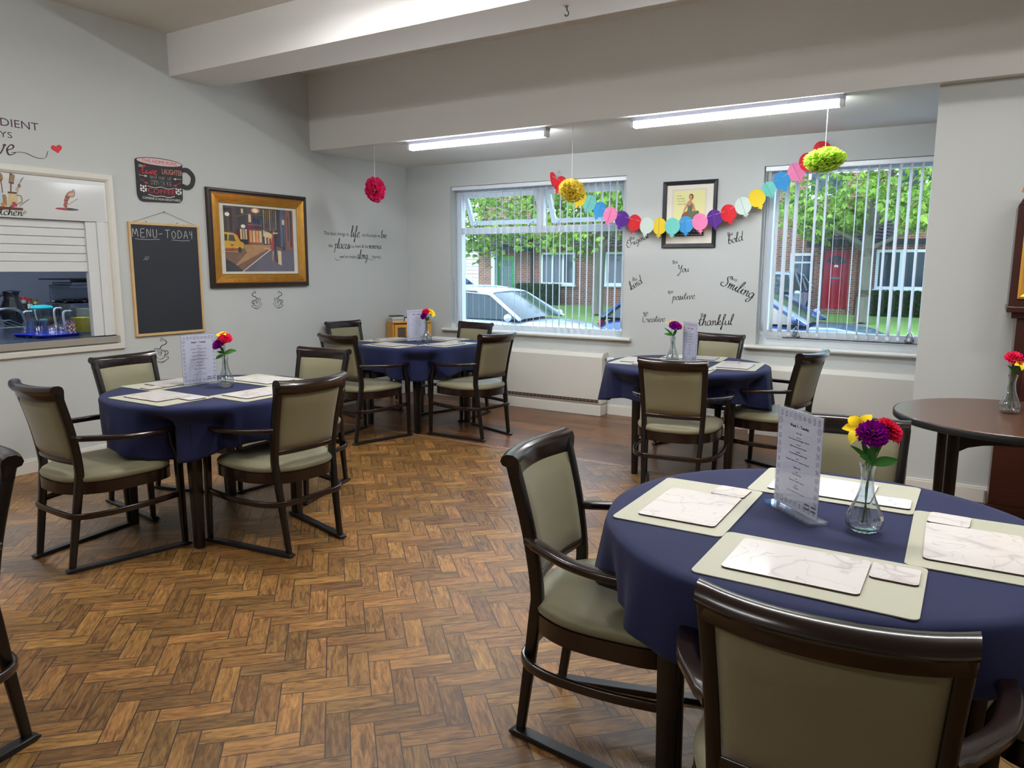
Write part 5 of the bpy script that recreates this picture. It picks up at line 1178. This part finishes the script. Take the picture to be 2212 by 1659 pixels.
for k in range(6): m.tube([(-.16, -.15+k*.06, .09), (.14, -.15+k*.06, .05)], .004, 6)
m.tube([(-.16, -.16, .09), (-.16, .16, .09)], .005, 6); m.tube([(.14, -.16, .05), (.14, .16, .05)], .005, 6); m.box(-.16, .14, -.16, -.155, 0, .05)
m.build('rack_wires', M_STEEL, rk)
MB().lathe([(.05, 0), (.055, .01), (.075, .16), (.078, .21), (.076, .21), (.05, .012)], n=24, cap=False)
for i, (y, c, hh) in enumerate(((-3.80, (224, 218, 200), .19), (-3.80, (232, 226, 206), .21))):
    o = MB().lathe([(.055, 0), (.058, .004), (.082, hh-.06), (.084, hh-.055), (.080, hh-.055), (.056, .006)], n=24, cap=False).build('plastic_beaker', mat('beaker%d' % i, c, .5), smooth=True); o.location = (-.66, -3.46, ZC+i*.03)
    tag(o, 'cream stacking tub beside the yellow squash jug, '+('lower of the two' if i == 0 else 'upper of the two'), 'tub', 'cream tubs on the hatch worktop')
ST = ZC
for i, (y, cap, body, h) in enumerate(((-3.00, (60, 130, 70), (120, 170, 110), .15), (-2.93, (206, 40, 50), (214, 214, 206), .16), (-2.86, (196, 36, 46), (150, 150, 150), .15), (-2.79, (190, 40, 50), (90, 70, 60), .13), (-2.72, (120, 110, 50), (150, 144, 80), .12))):
    s_ = K('spice_jar', (-2.95-.02*i, y, ST+.06), 'condiment jar with %s lid at the back of the worktop' % ('green', 'bright red', 'dark red above grey glass', 'small red', 'brown, wide and olive coloured')[i], 'jar', 'condiment jars at the back of the kitchen worktop')
    MB().lathe([(.026, 0), (.03, .005), (.03, h*.72), (.022, h*.8)], n=16).build('jar_body', mat('jarb%d' % i, body, .3), s_, smooth=True)
    MB().lathe([(.024, h*.8), (.025, h), (.001, h+.002)], n=16).build('lid', mat('jarl%d' % i, cap, .4), s_, smooth=True)
    MB().lathe([(.0305, .02), (.0305, h*.55)], n=16, cap=False).build('jar_label', mat('jarm%d' % i, (226, 226, 214) if i % 2 else (40, 44, 48), .6), s_, smooth=True)
ov = K('serving_warmer', (-2.80, -2.32, ST), 'steel countertop food warmer with foil tray at the back of the kitchen', 'warmer')
m = MB(); m.box(-.25, .25, -.28, .30, 0, .14); m.build('warmer_base', M_STEEL, ov, bevel=.006); m = MB(); m.box(-.20, .24, -.26, .30, .30, .335); m.box(-.16, .26, -.24, .33, .335, .365); m.box(-.20, -.17, -.26, .30, .14, .30); m.build('hood', M_STEEL, ov, bevel=.004)
MB().box(-.24, .20, -.34, .24, .392, .405).build('black_lid', M_BLACK, ov, bevel=.003)
MB().box(-.24, .20, .0, .02, .365, .392).build('lid_bracket', M_BLACK, ov)
m = MB(); rn = random.Random(4); m.grid(lambda u, v: V((-.22+.44*u, -.26+.5*v, .145+.03*rn.random())), 18, 18); m.build('foil', M_CHROME, ov)
sf = K('spice_shelf', (-2.97, -2.86, ST), 'low steel step shelf under the condiment jars', 'shelf'); MB().box(-.14, .12, -.22, .20, 0, .0595).build('shelf_top', M_STEEL, sf, bevel=.003)
sg_ = MB().box(-3.6395, -3.634, -2.26, -2.02, 1.72, 1.88).build('wall_notice', mat('notice_blue', (40, 70, 160), .5)); tag(sg_, 'blue and white notice on the kitchen wall just under the shutter edge', 'notice')

# ---------------------------------------------------------------- stickers on the shutter box
XB = .0085
scol = [mat('stk_%d' % i, c, .5, noise=.2, nscale=60) for i, c in enumerate(((150, 116, 76), (92, 54, 40), (196, 178, 136), (170, 198, 204), (168, 64, 76), (60, 66, 60), (196, 120, 60), (96, 90, 110)))]
def crock(m):
    o = (XB, 0, 0)
    def P(pts, mi, k=[0]): k[0] += 1; m.poly(pts, (XB+.00003*k[0], -4.40, 1.895), LU, LV, mi)
    def E_(cx, cz, rx, rz, mi, n=14): P([(cx+rx*cos(2*pi*t/n), cz+rz*sin(2*pi*t/n)) for t in range(n)], mi)
    def L_(a, b, w_, mi): m.ribbon([a, b], w_, (XB+.0004, -4.40, 1.895), LU, LV, 2, mi, 0)
    L_((.005, .16), (.010, .09), .008, 1); E_(.003, .185, .014, .024, 1); L_((.06, .10), (.055, .19), .006, 1); E_(.053, .205, .018, .030, 0); L_((.112, .11), (.118, .17), .008, 1)
    P([(.104, .17), (.135, .165), (.150, .225), (.118, .24)], 1)
    for k in range(4): L_((.112+.008*k, .178), (.124+.008*k, .228), .0032, 2)
    L_((.150, .10), (.166, .145), .004, 0); E_(.171, .158, .010, .014, 0)
    P([(-.03, .02), (.055, .02), (.058, .10), (.05, .115), (-.03, .115)], 3); P([(.055, .015), (.08, .015), (.082, .075), (.075, .09), (.056, .09)], 0)
    P([(.085, .012), (.145, .012), (.152, .05), (.145, .095), (.148, .112), (.092, .112), (.097, .095), (.086, .055)], 2); P([(.092, .100), (.148, .100), (.149, .112), (.091, .112)], 1)
    m.ribbon([(.146, .09), (.175, .088), (.178, .05), (.148, .032)], .007, (XB+.0004, -4.40, 1.895), LU, LV, 5, 0, 0)
    for cx, cz in ((.0, .02), (.118, .018), (.135, .024), (.126, .034)): E_(cx, cz, .013, .011, 4)
    E_(.055, .022, .016, .014, 6)
    P([(-.05, -.012), (.18, -.012), (.182, .006), (-.05, .010)], 1)
    for k in range(8): L_((.165+.006*k, .015+.006*k), (.160+.010*k, .028+.006*k), .003, 5); L_((.150+.005*k, .12+.012*k), (.145+.009*k, .135+.012*k), .003, 5)
    put_cursive(m, 'tchen', (XB+.0004, -4.375, 1.846), LU, LV, .062, 5, wt=.12, kx=1.25); put_cursive(m, 'i', (XB+.0004, -4.405, 1.846), LU, LV, .062, 5, wt=.12)
    for k in range(3): L_((.165+.012*k, -.045+.010*k), (.168+.014*k, -.03+.011*k), .0035, 5); L_((.165+.012*k, -.045+.010*k), (.178+.014*k, -.043+.010*k), .0035, 5)
sticker('kitchen_sticker', 'kitchen crock and utensils sticker with the word kitchen on the shutter box', crock, scol, None)
def splash(m):
    rnd = random.Random(2)
    def E_(cx, cz, rx, rz, mi, k=[0]): k[0] += 1; m.poly([(cx+rx*cos(2*pi*t/10), cz+rz*sin(2*pi*t/10)) for t in range(10)], (XB+.00003*k[0], -3.98, 1.905), LU, LV, mi)
    E_(.07, .008, .085, .010, 7); E_(.03, .008, .05, .008, 4); E_(.085, .012, .03, .006, 5)
    for k in range(16): t = k/16; E_(.055+.05*t**2+rnd.uniform(-.004, .004), .02+.115*t, .010+.012*t, .008, (6, 4, 7)[k % 3])
    E_(.105, .112, .026, .016, 2); m.ribbon([(.08, .125), (.10, .14), (.125, .138), (.13, .12), (.11, .10), (.085, .105)], .004, (XB+.0012, -3.98, 1.905), LU, LV, 4, 7, 0); m.ribbon([(.112, .135), (.118, .152), (.13, .148), (.128, .13)], .003, (XB+.0012, -3.98, 1.905), LU, LV, 4, 5, 0)
    for k in range(10): m.ribbon([(.05+.01*k, .03+.006*k), (.06+.01*k, .026+.007*k)], .003, (XB+.0013, -3.98, 1.905), LU, LV, 2, (4, 6, 7)[k % 3], 0)
sticker('coffee_sticker', 'small coffee splash sticker on the right part of the shutter box', splash, scol, None)

# ================================================================ OUTSIDE
M_GRASS = mat('lawn', (118, 152, 78), .95, noise=.3, nscale=9, bump=.6, bscale=60)
M_ROAD = mat('tarmac', (158, 158, 160), .9, noise=.15, nscale=30)
M_BRICK = brick_material('brick_wall', (156, 92, 74), (122, 70, 60), (160, 150, 140)); M_BRICKD = brick_material('brick_plinth', (150, 84, 62), (120, 64, 50), (150, 140, 130))
M_SLATE = mat('roof_tiles', (74, 66, 80), .8, noise=.25, nscale=6); M_FASC = mat('fascia_dark', (44, 46, 52), .5)
M_BARK = mat('bark', (112, 106, 94), .95, noise=.35, nscale=9, bump=1, bscale=14, stretch=(1, 1, .3))
struct(MB().box(-34, 22, .3, 9.6, -.45, -.35).build('ground_road', M_ROAD))
m = MB(); m.grid(lambda u, v: V((-34+56*u, 9.6+11.6*v, -.33+.30*v)), 14, 6); g_ = m.build('lawn', M_GRASS); tag(g_, kind='structure'); g_.name = 'ground_lawn'
struct(MB().box(-34, 22, 9.45, 9.6, -.45, -.30).build('trim_5', mat('kerb', (160, 158, 150), .9)))
struct(MB().add([(-1.6, 9.6, -.322), (1.15, 9.6, -.322), (1.15, 21, -.020), (-1.6, 21, -.020)], [(0, 1, 2, 3)]).build('ground_drive', mat('drive', (134, 134, 136), .9)))
YH = 21.0
def house_window(root, x0, x1, z0, z1, mull, label=None, bar=None):
    w_ = frame_mesh((x0, YH, z0), BU, BV, (0, -1, 0), x1-x0, z1-z0, [(0, 0, 0), (0, .06, 0), (.09, .06, 0), (.09, .01, 0)]).build('window', M_UPVC)
    onto2(root, w_)
    mm = MB()
    for mx in mull: mm.box(mx-.045, mx+.045, YH-.055, YH-.01, z0+.09, z1-.09)
    if bar: mm.box(x0+.09, x1-.09, YH-.055, YH-.01, bar-.03, bar+.03)
    mm.box(x0-.05, x1+.05, YH-.12, YH, z0-.06, z0)
    f_ = mm.build('glazing_bars', M_UPVC); f_.parent = w_
    p_ = MB().box(x0+.08, x1-.08, YH-.02, YH-.012, z0+.08, z1-.08).build('pane', M_HG); p_.parent = w_
M_HG = mat('house_glass', (58, 72, 80), .08, spec=.8)
def onto2(root, o): o.parent = root; o.location = -V(root.location)
def door_leaf(root, x0, x1, z0, z1, col, glazed):
    md = mat('door_%d' % int(x0*10), col, .3); d = empty('front_door', (0, 0, 0)); onto2(root, d)
    MB().box(x0, x1, YH-.06, YH-.01, z0, z1).build('door_leaf', md, d)
    m = MB(); w_ = x1-x0
    if glazed:
        for c in range(3):
            for r_ in range(4): m.box(x0+.10+c*(w_-.2)/3+.012, x0+.10+(c+1)*(w_-.2)/3-.012, YH-.066, YH-.058, z0+.62+r_*.30, z0+.62+r_*.30+.27)
        m.build('glazing', M_HG, d)
        MB().box((x0+x1)/2-.14, (x0+x1)/2+.14, YH-.07, YH-.058, z0+.42, z0+.49).build('letter_plate', mat('brass', (200, 170, 90), .3, metal=.6), d)
    else:
        for k in range(4):
            a0_, a1_ = R(20+35*k), R(20+35*k+29); c = V(((x0+x1)/2, YH-.064, z1-.50)); pts = [c+V((r_*cos(t), 0, r_*sin(t))) for r_, t in ((.10, a0_), (.36, a0_), (.36, a1_), (.10, a1_))]; m.add(pts, [(0, 1, 2, 3)])
        m.build('fanlight', M_HG, d)
        e = MB(); e.box(x0+.26, x1-.26, YH-.075, YH-.058, z0+.98, z0+1.05); e.lathe([(.055, 0), (.06, .012), (.02, .02)], c=((x0+x1)/2, YH-.06, z0+1.42), axis=(0, -1, 0), n=14); e.build('door_furniture', M_CHROME, d)
        g = MB()
        for zz in (.14, .62, 1.24): g.box(x0+.1, x1-.1, YH-.068, YH-.060, z0+zz, z0+zz+.45 if zz < 1.2 else z0+zz+.05)
        g.build('door_panels', mat('door_panel_red', tuple(min(255, int(c*.92)) for c in col), .3), d)
# house with the red door
hA = empty('terraced_house', (4, YH, -.05), 0, 'brick terraced house with the red front door and tiled porch roof', 'house', 'terraced brick houses across the road')
def W(mb, name, m_, r): o = mb.build(name, m_); onto2(r, o); return o
W(MB().box(-.6, 9.5, YH, YH+6, -.4, 6.5), 'wall', M_BRICK, hA)
W(MB().prism([(YH-.4, 6.4), (YH+6.4, 6.4), (YH+3, 8.8)], (-.8, 0, 0), (0, 1, 0), (0, 0, 1), (1, 0, 0), 10.5), 'roof', M_SLATE, hA)
W(MB().box(.92, 1.14, YH-.35, YH-.001, -.1, 2.25).box(2.02, 2.24, YH-.35, YH-.001, -.1, 2.25), 'porch_pier', M_BRICKD, hA)
W(MB().box(1.14, 2.02, YH-.30, YH-.001, -.35, .14), 'door_step', M_BRICKD, hA)
door_leaf(hA, 1.17, 1.99, .15, 2.08, (190, 22, 48), False)
def tiled(name, x0, x1, y0, z0, y1, z1, r, rows=7):
    m = MB(); n = int((x1-x0)/.09)
    for k in range(rows):
        t0, t1 = k/rows, (k+1.15)/rows
        m.grid(lambda u, v, t0=t0, t1=t1: V((x0+(x1-x0)*u, y0+(y1-y0)*(t0+(t1-t0)*v)-.03*(1-v), z0+(z1-z0)*(t0+(t1-t0)*v)+.045*(1-v)+.018*sin(u*n*pi*.55))), n, 1)
    return W(m, name, M_SLATE, r)
tiled('porch_roof', .70, 3.30, YH-.75, 2.42, YH, 3.20, hA); W(MB().box(.70, 3.30, YH-.78, YH-.70, 2.22, 2.44), 'porch_fascia', M_FASC, hA)
W(MB().box(2.25, 9.4, YH-.15, YH-.001, 2.28, 2.46), 'canopy_fascia', M_FASC, hA)
house_window(hA, 2.80, 5.0, .82, 2.12, (3.55, 4.28)); house_window(hA, .05, .82, .95, 2.02, (), bar=1.70); house_window(hA, 5.8, 7.6, .82, 2.12, (6.7,)); house_window(hA, .5, 1.7, 3.9, 5.2, (1.1,)); house_window(hA, 3.2, 5.0, 3.9, 5.2, (4.1,))
W(MB().box(3.0, 3.12, YH-.13, YH-.05, 2.46, 6.4), 'downpipe', M_FASC, hA)
# lattice panel
lt = empty('lattice_panel', (2.56, YH-.42, .1), 0, 'narrow wooden diamond lattice beside the red front door', 'trellis')
m = MB()
for k in range(14):
    for sg in (-1, 1): c = V((0, 0, .12+k*.125)); m.obox(c, V((.11, 0, .11*sg)), V((0, .006, 0)), V((-.009*sg, 0, .009)))
m.box(-.13, -.11, -.012, .012, 0, 1.85); m.box(.11, .13, -.012, .012, 0, 1.85); m.build('lattice', mat('lattice_wood', (190, 150, 96), .8), lt)
# house with the green door
hB = empty('terraced_house', (-14, YH, -.05), 0, 'brick terraced house with the glazed green front door', 'house', 'terraced brick houses across the road')
W(MB().box(-13.3, -4.4, YH, YH+6, -.4, 6.5), 'wall', M_BRICK, hB)
W(MB().prism([(YH-.4, 6.4), (YH+6.4, 6.4), (YH+3, 8.8)], (-13.5, 0, 0), (0, 1, 0), (0, 0, 1), (1, 0, 0), 9.3), 'roof', M_SLATE, hB)
door_leaf(hB, -12.22, -11.38, .0, 1.98, (36, 150, 76), True)
W(MB().box(-12.42, -12.24, YH-.3, YH-.001, -.1, 2.2), 'porch_pier', M_UPVC, hB)
W(MB().box(-13.2, -10.4, YH-.5, YH-.001, 2.18, 2.42), 'porch_fascia', M_FASC, hB); tiled('porch_roof', -13.2, -10.4, YH-.75, 2.42, YH, 3.1, hB)
house_window(hB, -10.05, -8.45, .78, 2.12, (-9.5, -9.0)); house_window(hB, -7.1, -5.3, .80, 2.12, (-6.2,)); house_window(hB, -9.8, -8.2, 3.8, 5.1, (-9.0,))
tiled('bay_roof', -10.3, -4.6, YH-.45, 2.30, YH, 2.75, hB, 4)
W(MB().box(-10.55, -10.47, YH-.10, YH-.02, -.1, 6.3), 'downpipe', M_FASC, hB)
gg = empty('garage', (-18, YH+2, -.1), 0, 'pale clad garage with horizontal boards left of the green door', 'garage')
m = MB()
for k in range(14): m.box(-5, 4.4, -.02-.02*(k % 2), .0, .1+k*.17, .1+k*.17+.15)
m.build('cladding', mat('cladding', (206, 208, 204), .7), gg); MB().box(-5, 4.4, .0, 3, 0, 2.6).build('walls', M_BRICK, gg); MB().box(-5.1, 4.5, -.2, 3.2, 2.6, 2.75).build('roof', M_SLATE, gg)
# dark fence between the houses
fe = empty('garden_fence', (-2.5, YH+.5, -.1), 0, 'dark board fence closing the gap between the two houses', 'fence')
m = MB()
for k in range(18): m.box(-1.9+k*.21, -1.9+k*.21+.195, -.02, .02, 0, 2.0)
m.build('fence_boards', mat('fence_dark', (60, 58, 54), .9), fe); MB().box(-1.9, 1.88, .021, .06, .4, .5).box(-1.9, 1.88, .021, .06, 1.5, 1.6).build('rail', M_FASC, fe)
# bin
bn = empty('wheelie_bin', (.66, 20.0, -.03), 0, 'blue wheelie bin beside the parked silver car', 'bin')
m = MB(); m.prism([(-.22, .06), (.22, .06), (.27, .98), (-.27, .98)], (0, -.26, 0), (1, 0, 0), (0, 0, 1), (0, 1, 0), .5); m.build('bin_body', mat('bin_blue', (24, 34, 170), .4), bn, bevel=.02); MB().box(-.29, .29, -.30, .28, .98, 1.05).build('bin_lid', mat('bin_lid', (40, 60, 200), .4), bn, bevel=.02)
for sg in (-1, 1): MB().lathe([(.09, -.02), (.09, .02)], c=(sg*.2, .26, .09), axis=(1, 0, 0), n=14).build('wheel', M_BLACK, bn)

# ---------------------------------------------------------------- plants
def leaf_cloud(name, m_, parent, pts, size, rnd, droop=.6, leaflets=5):
    m = MB()
    for (p, s_) in pts:
        p = V(p); a0 = rnd.random()*6.28; tilt = rnd.uniform(.2, 1.0)
        up = V((rnd.uniform(-.5, .5), rnd.uniform(-.8, .1), 1)).normalized(); x = up.orthogonal().normalized(); y = up.cross(x)
        for k in range(leaflets):
            a = a0+(k-(leaflets-1)/2)*.62; d = (x*cos(a)+y*sin(a)-V((0, 0, droop))).normalized(); ln = size*s_*rnd.uniform(.75, 1.1)*(1-.12*abs(k-(leaflets-1)/2)); sd = d.cross(up).normalized()*ln*.24
            b = len(m.v); m.v += [tuple(p), tuple(p+d*ln*.55+sd+V((0, 0, .02))), tuple(p+d*ln-V((0, 0, ln*.12))), tuple(p+d*ln*.55-sd+V((0, 0, .02)))]; m.f += [(b, b+1, b+2, b+3)]; m.mi += [0]
    return m.build(name, m_, parent)
C_CH = leafy('chestnut_leaf', (166, 196, 84), (84, 116, 60), .4)
def tree(x, y, z, r, crown, n, lab, seed, lean=0, zmin=2.9):
    root = empty('street_tree', (x, y, z), 0, lab, 'tree', 'street trees on the lawn'); rnd = random.Random(seed)
    tp = cat_rom([(0, 0, -.1), (0, 0, .15), (.03, .0, 1.0), (.0+lean, 0, 2.2), (.1+lean, .05, 3.4), (.05+lean, 0, 5)], 5)
    MB().tube(tp, r, 14, scales=[1.5, 1.35, 1.2, 1.12, 1.06]+[1.02-.02*i for i in range(len(tp)-5)]).build('trunk', M_BARK, root, smooth=True)
    br = MB(); tips = []
    for k in range(16):
        a = k*2.4+rnd.random(); z0 = rnd.uniform(2.0, 4.6); L_ = rnd.uniform(2.2, 4.6)
        e = V((lean, 0, z0))+V((cos(a)*L_, sin(a)*L_, rnd.uniform(-.2, 1.4))); e.y = min(e.y, 19.9-y); mid = V((lean, 0, z0)).lerp(e, .5)+V((0, 0, .45))
        pth = cat_rom([V((lean, 0, z0)), mid, e], 5); br.tube(pth, .07, 6, scales=[1-.085*i for i in range(len(pth))]); tips += pth[3:]
    br.build('branch', M_BARK, root, smooth=True)
    pts = []
    for k in range(n):
        if rnd.random() < .55: c = rnd.choice(tips)+V((rnd.gauss(0, .45), rnd.gauss(0, .45), rnd.gauss(-.15, .35)))
        else:
            a = rnd.random()*6.28; rr = crown*sqrt(rnd.random()); zl = crown_low(a, rr/crown, rnd); c = V((cos(a)*rr+lean, sin(a)*rr, zl+rnd.random()**1.2*4.2*(1-(rr/crown)**2*.5)))
        zl_ = zmin+.35*sin(c.x*2.3+1)+.25*sin(c.x*5.1)
        if c.z < zl_: c.z = zl_+abs(rnd.gauss(0, .5))
        if y+c.y > 20.1: continue
        pts.append((c, rnd.uniform(.7, 1.25)))
    leaf_cloud('foliage', C_CH, root, pts, .21, rnd)
def crown_low(a, q, rnd): return 2.15+.45*sin(a*5)+.25*sin(a*11)+.2*q
tree(2.92, 17.2, -.12, .20, 4.6, 3600, 'chestnut tree in front of the red door house', 3)
tree(-5.35, 16.6, -.14, .21, 5.2, 4600, 'chestnut tree before the green door house, seen through the wider window', 8, .1, 2.3)
tree(-12.2, 14.6, -.18, .17, 4.2, 2800, 'leafy chestnut tree beyond the white car roof', 12, 0, 1.95)
rnd = random.Random(21)
def hedge(x0, x1, y, z0, z1, lab, n):
    r_ = empty('hedge', ((x0+x1)/2, y, z0), 0, lab, 'hedge'); MB().box((x0-x1)/2+.06, (x1-x0)/2-.06, -.14, .2, 0, z1-z0-.08).build('stems', mat('hedge_core%d' % int(x0), (34, 44, 26), .95), r_)
    pts = [(V((rnd.uniform((x0-x1)/2, (x1-x0)/2), -.2+rnd.uniform(-.06, .1) if k % 3 else rnd.uniform(-.2, .25), rnd.uniform(0, z1-z0) if k % 3 else z1-z0+rnd.uniform(-.06, .04))), rnd.uniform(.7, 1.2)) for k in range(n)]
    leaf_cloud('foliage', leafy('hedge_leaf%d' % int(x0*10), (56, 92, 44), (28, 56, 30), .2), r_, pts, .10, rnd, leaflets=3)
hedge(2.72, 6.4, YH-.5, -.03, .76, 'low dark hedge under the windows of the red door house', 1500)
hedge(-11.0, -8.9, YH-.5, -.03, .80, 'dark shrub under the bay window of the green door house', 900)

# ---------------------------------------------------------------- cars
def car(x, y, z, rz, col, lab, L=4.3, Wd=1.78, Hh=1.45, suv=0, plate=None, rails=False, metal=.35):
    root = empty('parked_car', (x, y, z), rz, lab, 'car', 'parked cars outside'); hw = Wd/2
    mp = mat('car_paint_%d' % int(x*10+y*100), col, .18, metal=metal, coat=.8); mg = MATS.get('car_glass') or mat('car_glass', (30, 46, 50), .12, spec=.5)
    # lower body, front at +x
    S = [(-.50, .62, .72), (-.485, .84, .82), (-.44, .93, .93), (-.30, .945, .985), (-.05, .945, 1.0), (.16, .93, 1.0), (.235, .90, .99), (.34, .90, .97), (.43, .84, .92), (.475, .75, .84), (.50, .52, .70)]
    P = [(u*L, zt*Hh/1.45*.985, wf*hw) for u, zt, wf in S]
    def fn(u, v):
        i = min(len(P)-2, int(u*(len(P)-1)+1e-6)); t = u*(len(P)-1)-i; x_, zt, w_ = [P[i][q]*(1-t)+P[i+1][q]*t for q in range(3)]
        sec = [(0, .22), (.80, .22), (.97, .30), (1.0, .52*zt+.1), (1.0, .70*zt), (.975, .90*zt), (.90, .985*zt), (.60, zt+.012), (0, zt+.03)]
        full = [(-a, b) for a, b in sec[::-1]]+sec[1:]; full = full[:-1]
        k = v*(len(full)); j = int(k+1e-6) % len(full); return V((x_, full[j][0]*w_, full[j][1]))
    m = MB(); m.grid(fn, 40, 16, 0); nv = 41
    b = m.build('body', mp, root, smooth=True, angle=50)
    # end caps
    e = MB()
    for sg, (u0,) in ((-1, (0,)), (1, (1,))):
        pts = [fn(u0, j/16) for j in range(16)]; e.add(pts, [tuple(range(16)) if sg > 0 else tuple(range(16))[::-1]])
    e.build('bumper', mp, root)
    # greenhouse
    zb = .965; G = [(-.478, zb-.06, .80), (-.40, 1.30 if suv else 1.22, .72), (-.33, 1.40, .70), (-.15, 1.45, .70), (.03, 1.435, .69), (.10, 1.38, .68), (.265, zb-.02, .80)]
    G = [(u*L, z_*Hh/1.45, w_*hw) for u, z_, w_ in G]; zb *= Hh/1.45
    gm = MB(); rings = []
    for (x_, zt, wt_) in G:
        wb = hw*.92; t = (zt-zb)/(1.45*Hh/1.45-zb); t = max(0, min(1, t)); w_ = wb*(1-t)+wt_*t
        rings.append([V((x_, -wb, zb-.03)), V((x_, -w_-.0, zt-.03)), V((x_, -w_*.86, zt)), V((x_, 0, zt+.018)), V((x_, w_*.86, zt)), V((x_, w_, zt-.03)), V((x_, wb, zb-.03))])
    for r_ in rings: gm.v += [tuple(q) for q in r_]
    for i in range(len(rings)-1):
        for j in range(6): gm.f.append((i*7+j, i*7+j+1, (i+1)*7+j+1, (i+1)*7+j)); gm.mi.append(0)
    gm.build('windows', mg, root, smooth=True, angle=30)
    rf = MB(); RR = rings[1:6]
    for r_ in RR: rf.v += [tuple(V(q)+V((0, 0, .008))) for q in (r_[1], r_[2], r_[3], r_[4], r_[5])]
    for i in range(len(RR)-1):
        for j in range(4): rf.f.append((i*5+j, i*5+j+1, (i+1)*5+j+1, (i+1)*5+j)); rf.mi.append(0)
    rf.build('roof', mp, root, smooth=True, angle=60, solid=.02)
    pl = MB()
    for sg in (0, 1):
        ii = 1 if sg == 0 else 5; jj = 0 if sg == 0 else 6
        pl.sweep([rings[6][jj], rings[5][ii], rings[4][ii]], rect(.06, .035), (0, 0, 1)); pl.sweep([rings[0][jj], rings[1][ii], rings[2][ii]], rect(.14 if suv else .1, .035), (0, 0, 1))
        for u_ in (-.10, -.30): q = rings[3][ii].lerp(rings[2][ii], .0 if u_ > -.2 else 1.0); pl.sweep([V((u_*L, rings[3][jj].y, zb-.03)), V((u_*L*.98, rings[3][ii].y, rings[3][ii].z))], rect(.05, .03), (1, 0, 0))
    pl.build('pillar', mp, root)
    tr_ = MB(); tr_.tube([rings[6][0]+V((0, -.01, .01)), rings[5][1]+V((0, -.012, .0)), rings[3][1]+V((0, -.012, 0)), rings[1][1]+V((0, -.012, 0))], .010, 5); tr_.tube([rings[6][6]+V((0, .01, .01)), rings[5][5]+V((0, .012, .0)), rings[3][5]+V((0, .012, 0)), rings[1][5]+V((0, .012, 0))], .010, 5); tr_.build('window_trim', M_CHROME, root)
    if rails:
        for sg in (-1, 1): MB().tube(cat_rom([(-.33*L, sg*.56, 1.42), (-.3*L, sg*.58, 1.48), (-.1*L, sg*.58, 1.50), (.02*L, sg*.56, 1.46)], 4), .014, 6).build('roof_rail', M_CHROME, root)
    for sx in (-.31, .305):
        for sg in (-1, 1):
            w_ = MB().lathe([(.20, -.09), (.31, -.09), (.325, -.06), (.325, .06), (.31, .09), (.20, .09)], c=(sx*L, sg*(hw-.10), .325), axis=(0, 1, 0), n=28).build('wheel', M_BLACK, root, smooth=True)
            rm = MB().lathe([(.20, 0), (.19, .012), (.05, .02), (.001, .02)], c=(sx*L, sg*(hw-.012), .325), axis=(0, sg, 0), n=20, cap=False).build('wheel_rim', M_STEEL); rm.parent = w_
            ar = MB().tube([(sx*L+.36*cos(t), sg*(hw-.005), .325+.36*sin(t)) for t in [pi*k/12 for k in range(13)]], .03, 6).build('wheel_arch', M_BLACK, root)
    for sg in (-1, 1):
        MB().blob((.468*L, sg*hw*.66, .66), .11, .16, .065, 12, 8).build('headlamp', M_CHROME, root, smooth=True); MB().blob((-.492*L, sg*hw*.70, .80), .05, .14, .08, 10, 6).build('tail_lamp', MATS.get('tail_lamp') or mat('tail_lamp', (150, 20, 24), .2), root, smooth=True)
        MB().blob((.225*L, sg*(hw+.06), .99), .06, .10, .065, 10, 8).build('door_mirror', mp, root, smooth=True)
        MB().box(-.10*L-.003, -.10*L+.003, sg*(hw*.985), sg*(hw*1.003), .35, .95).build('door_seam', M_BLACK, root)
    g = MB(); g.prism([(-.45, 0), (.45, 0), (.50, .10), (-.50, .10)], (.497*L, 0, .56), (0, 1, 0), (0, 0, 1), (1, 0, 0), .012); g.prism([(-.38, 0), (.38, 0), (.52, .18), (-.52, .18)], (.50*L, 0, .30), (0, 1, 0), (0, 0, 1), (1, 0, 0), .012); g.build('grille', M_BLACK, root)
    if plate:
        p = MB().box(.512*L, .516*L, -.26, .26, .42, .53).build('number_plate', M_WHITE, root)
        t = MB(); put_text(t, plate[0], (.5168*L, -.235, .44), (0, 1, 0), (0, 0, 1), .07, 0); put_text(t, plate[1], (.5168*L, .235, .44), (0, 1, 0), (0, 0, 1), .07, 0, align='R'); t2 = t.build('plate_characters', M_INK); t2.parent = p
    return root
car(-2.1, 5.0, -.36, 0, (186, 196, 210), 'pale silver white car with roof rails right outside the wider window', rails=True, Hh=1.47, metal=.2)
car(2.62, 5.0, -.20, 0, (56, 80, 136), 'dark blue car parked right outside the window beside the partition wall', Hh=1.40)
car(.62, 15.7, -.16, R(-90), (150, 164, 196), 'silver hatchback on the drive facing the road beside the blue bin', Hh=1.55, L=3.8, Wd=1.72, plate=('CK', 'OZO'))
car(-7.6, 9.2, -.35, R(180), (44, 84, 150), 'blue car partly hidden behind the silver white car', Hh=1.7, L=4.1)
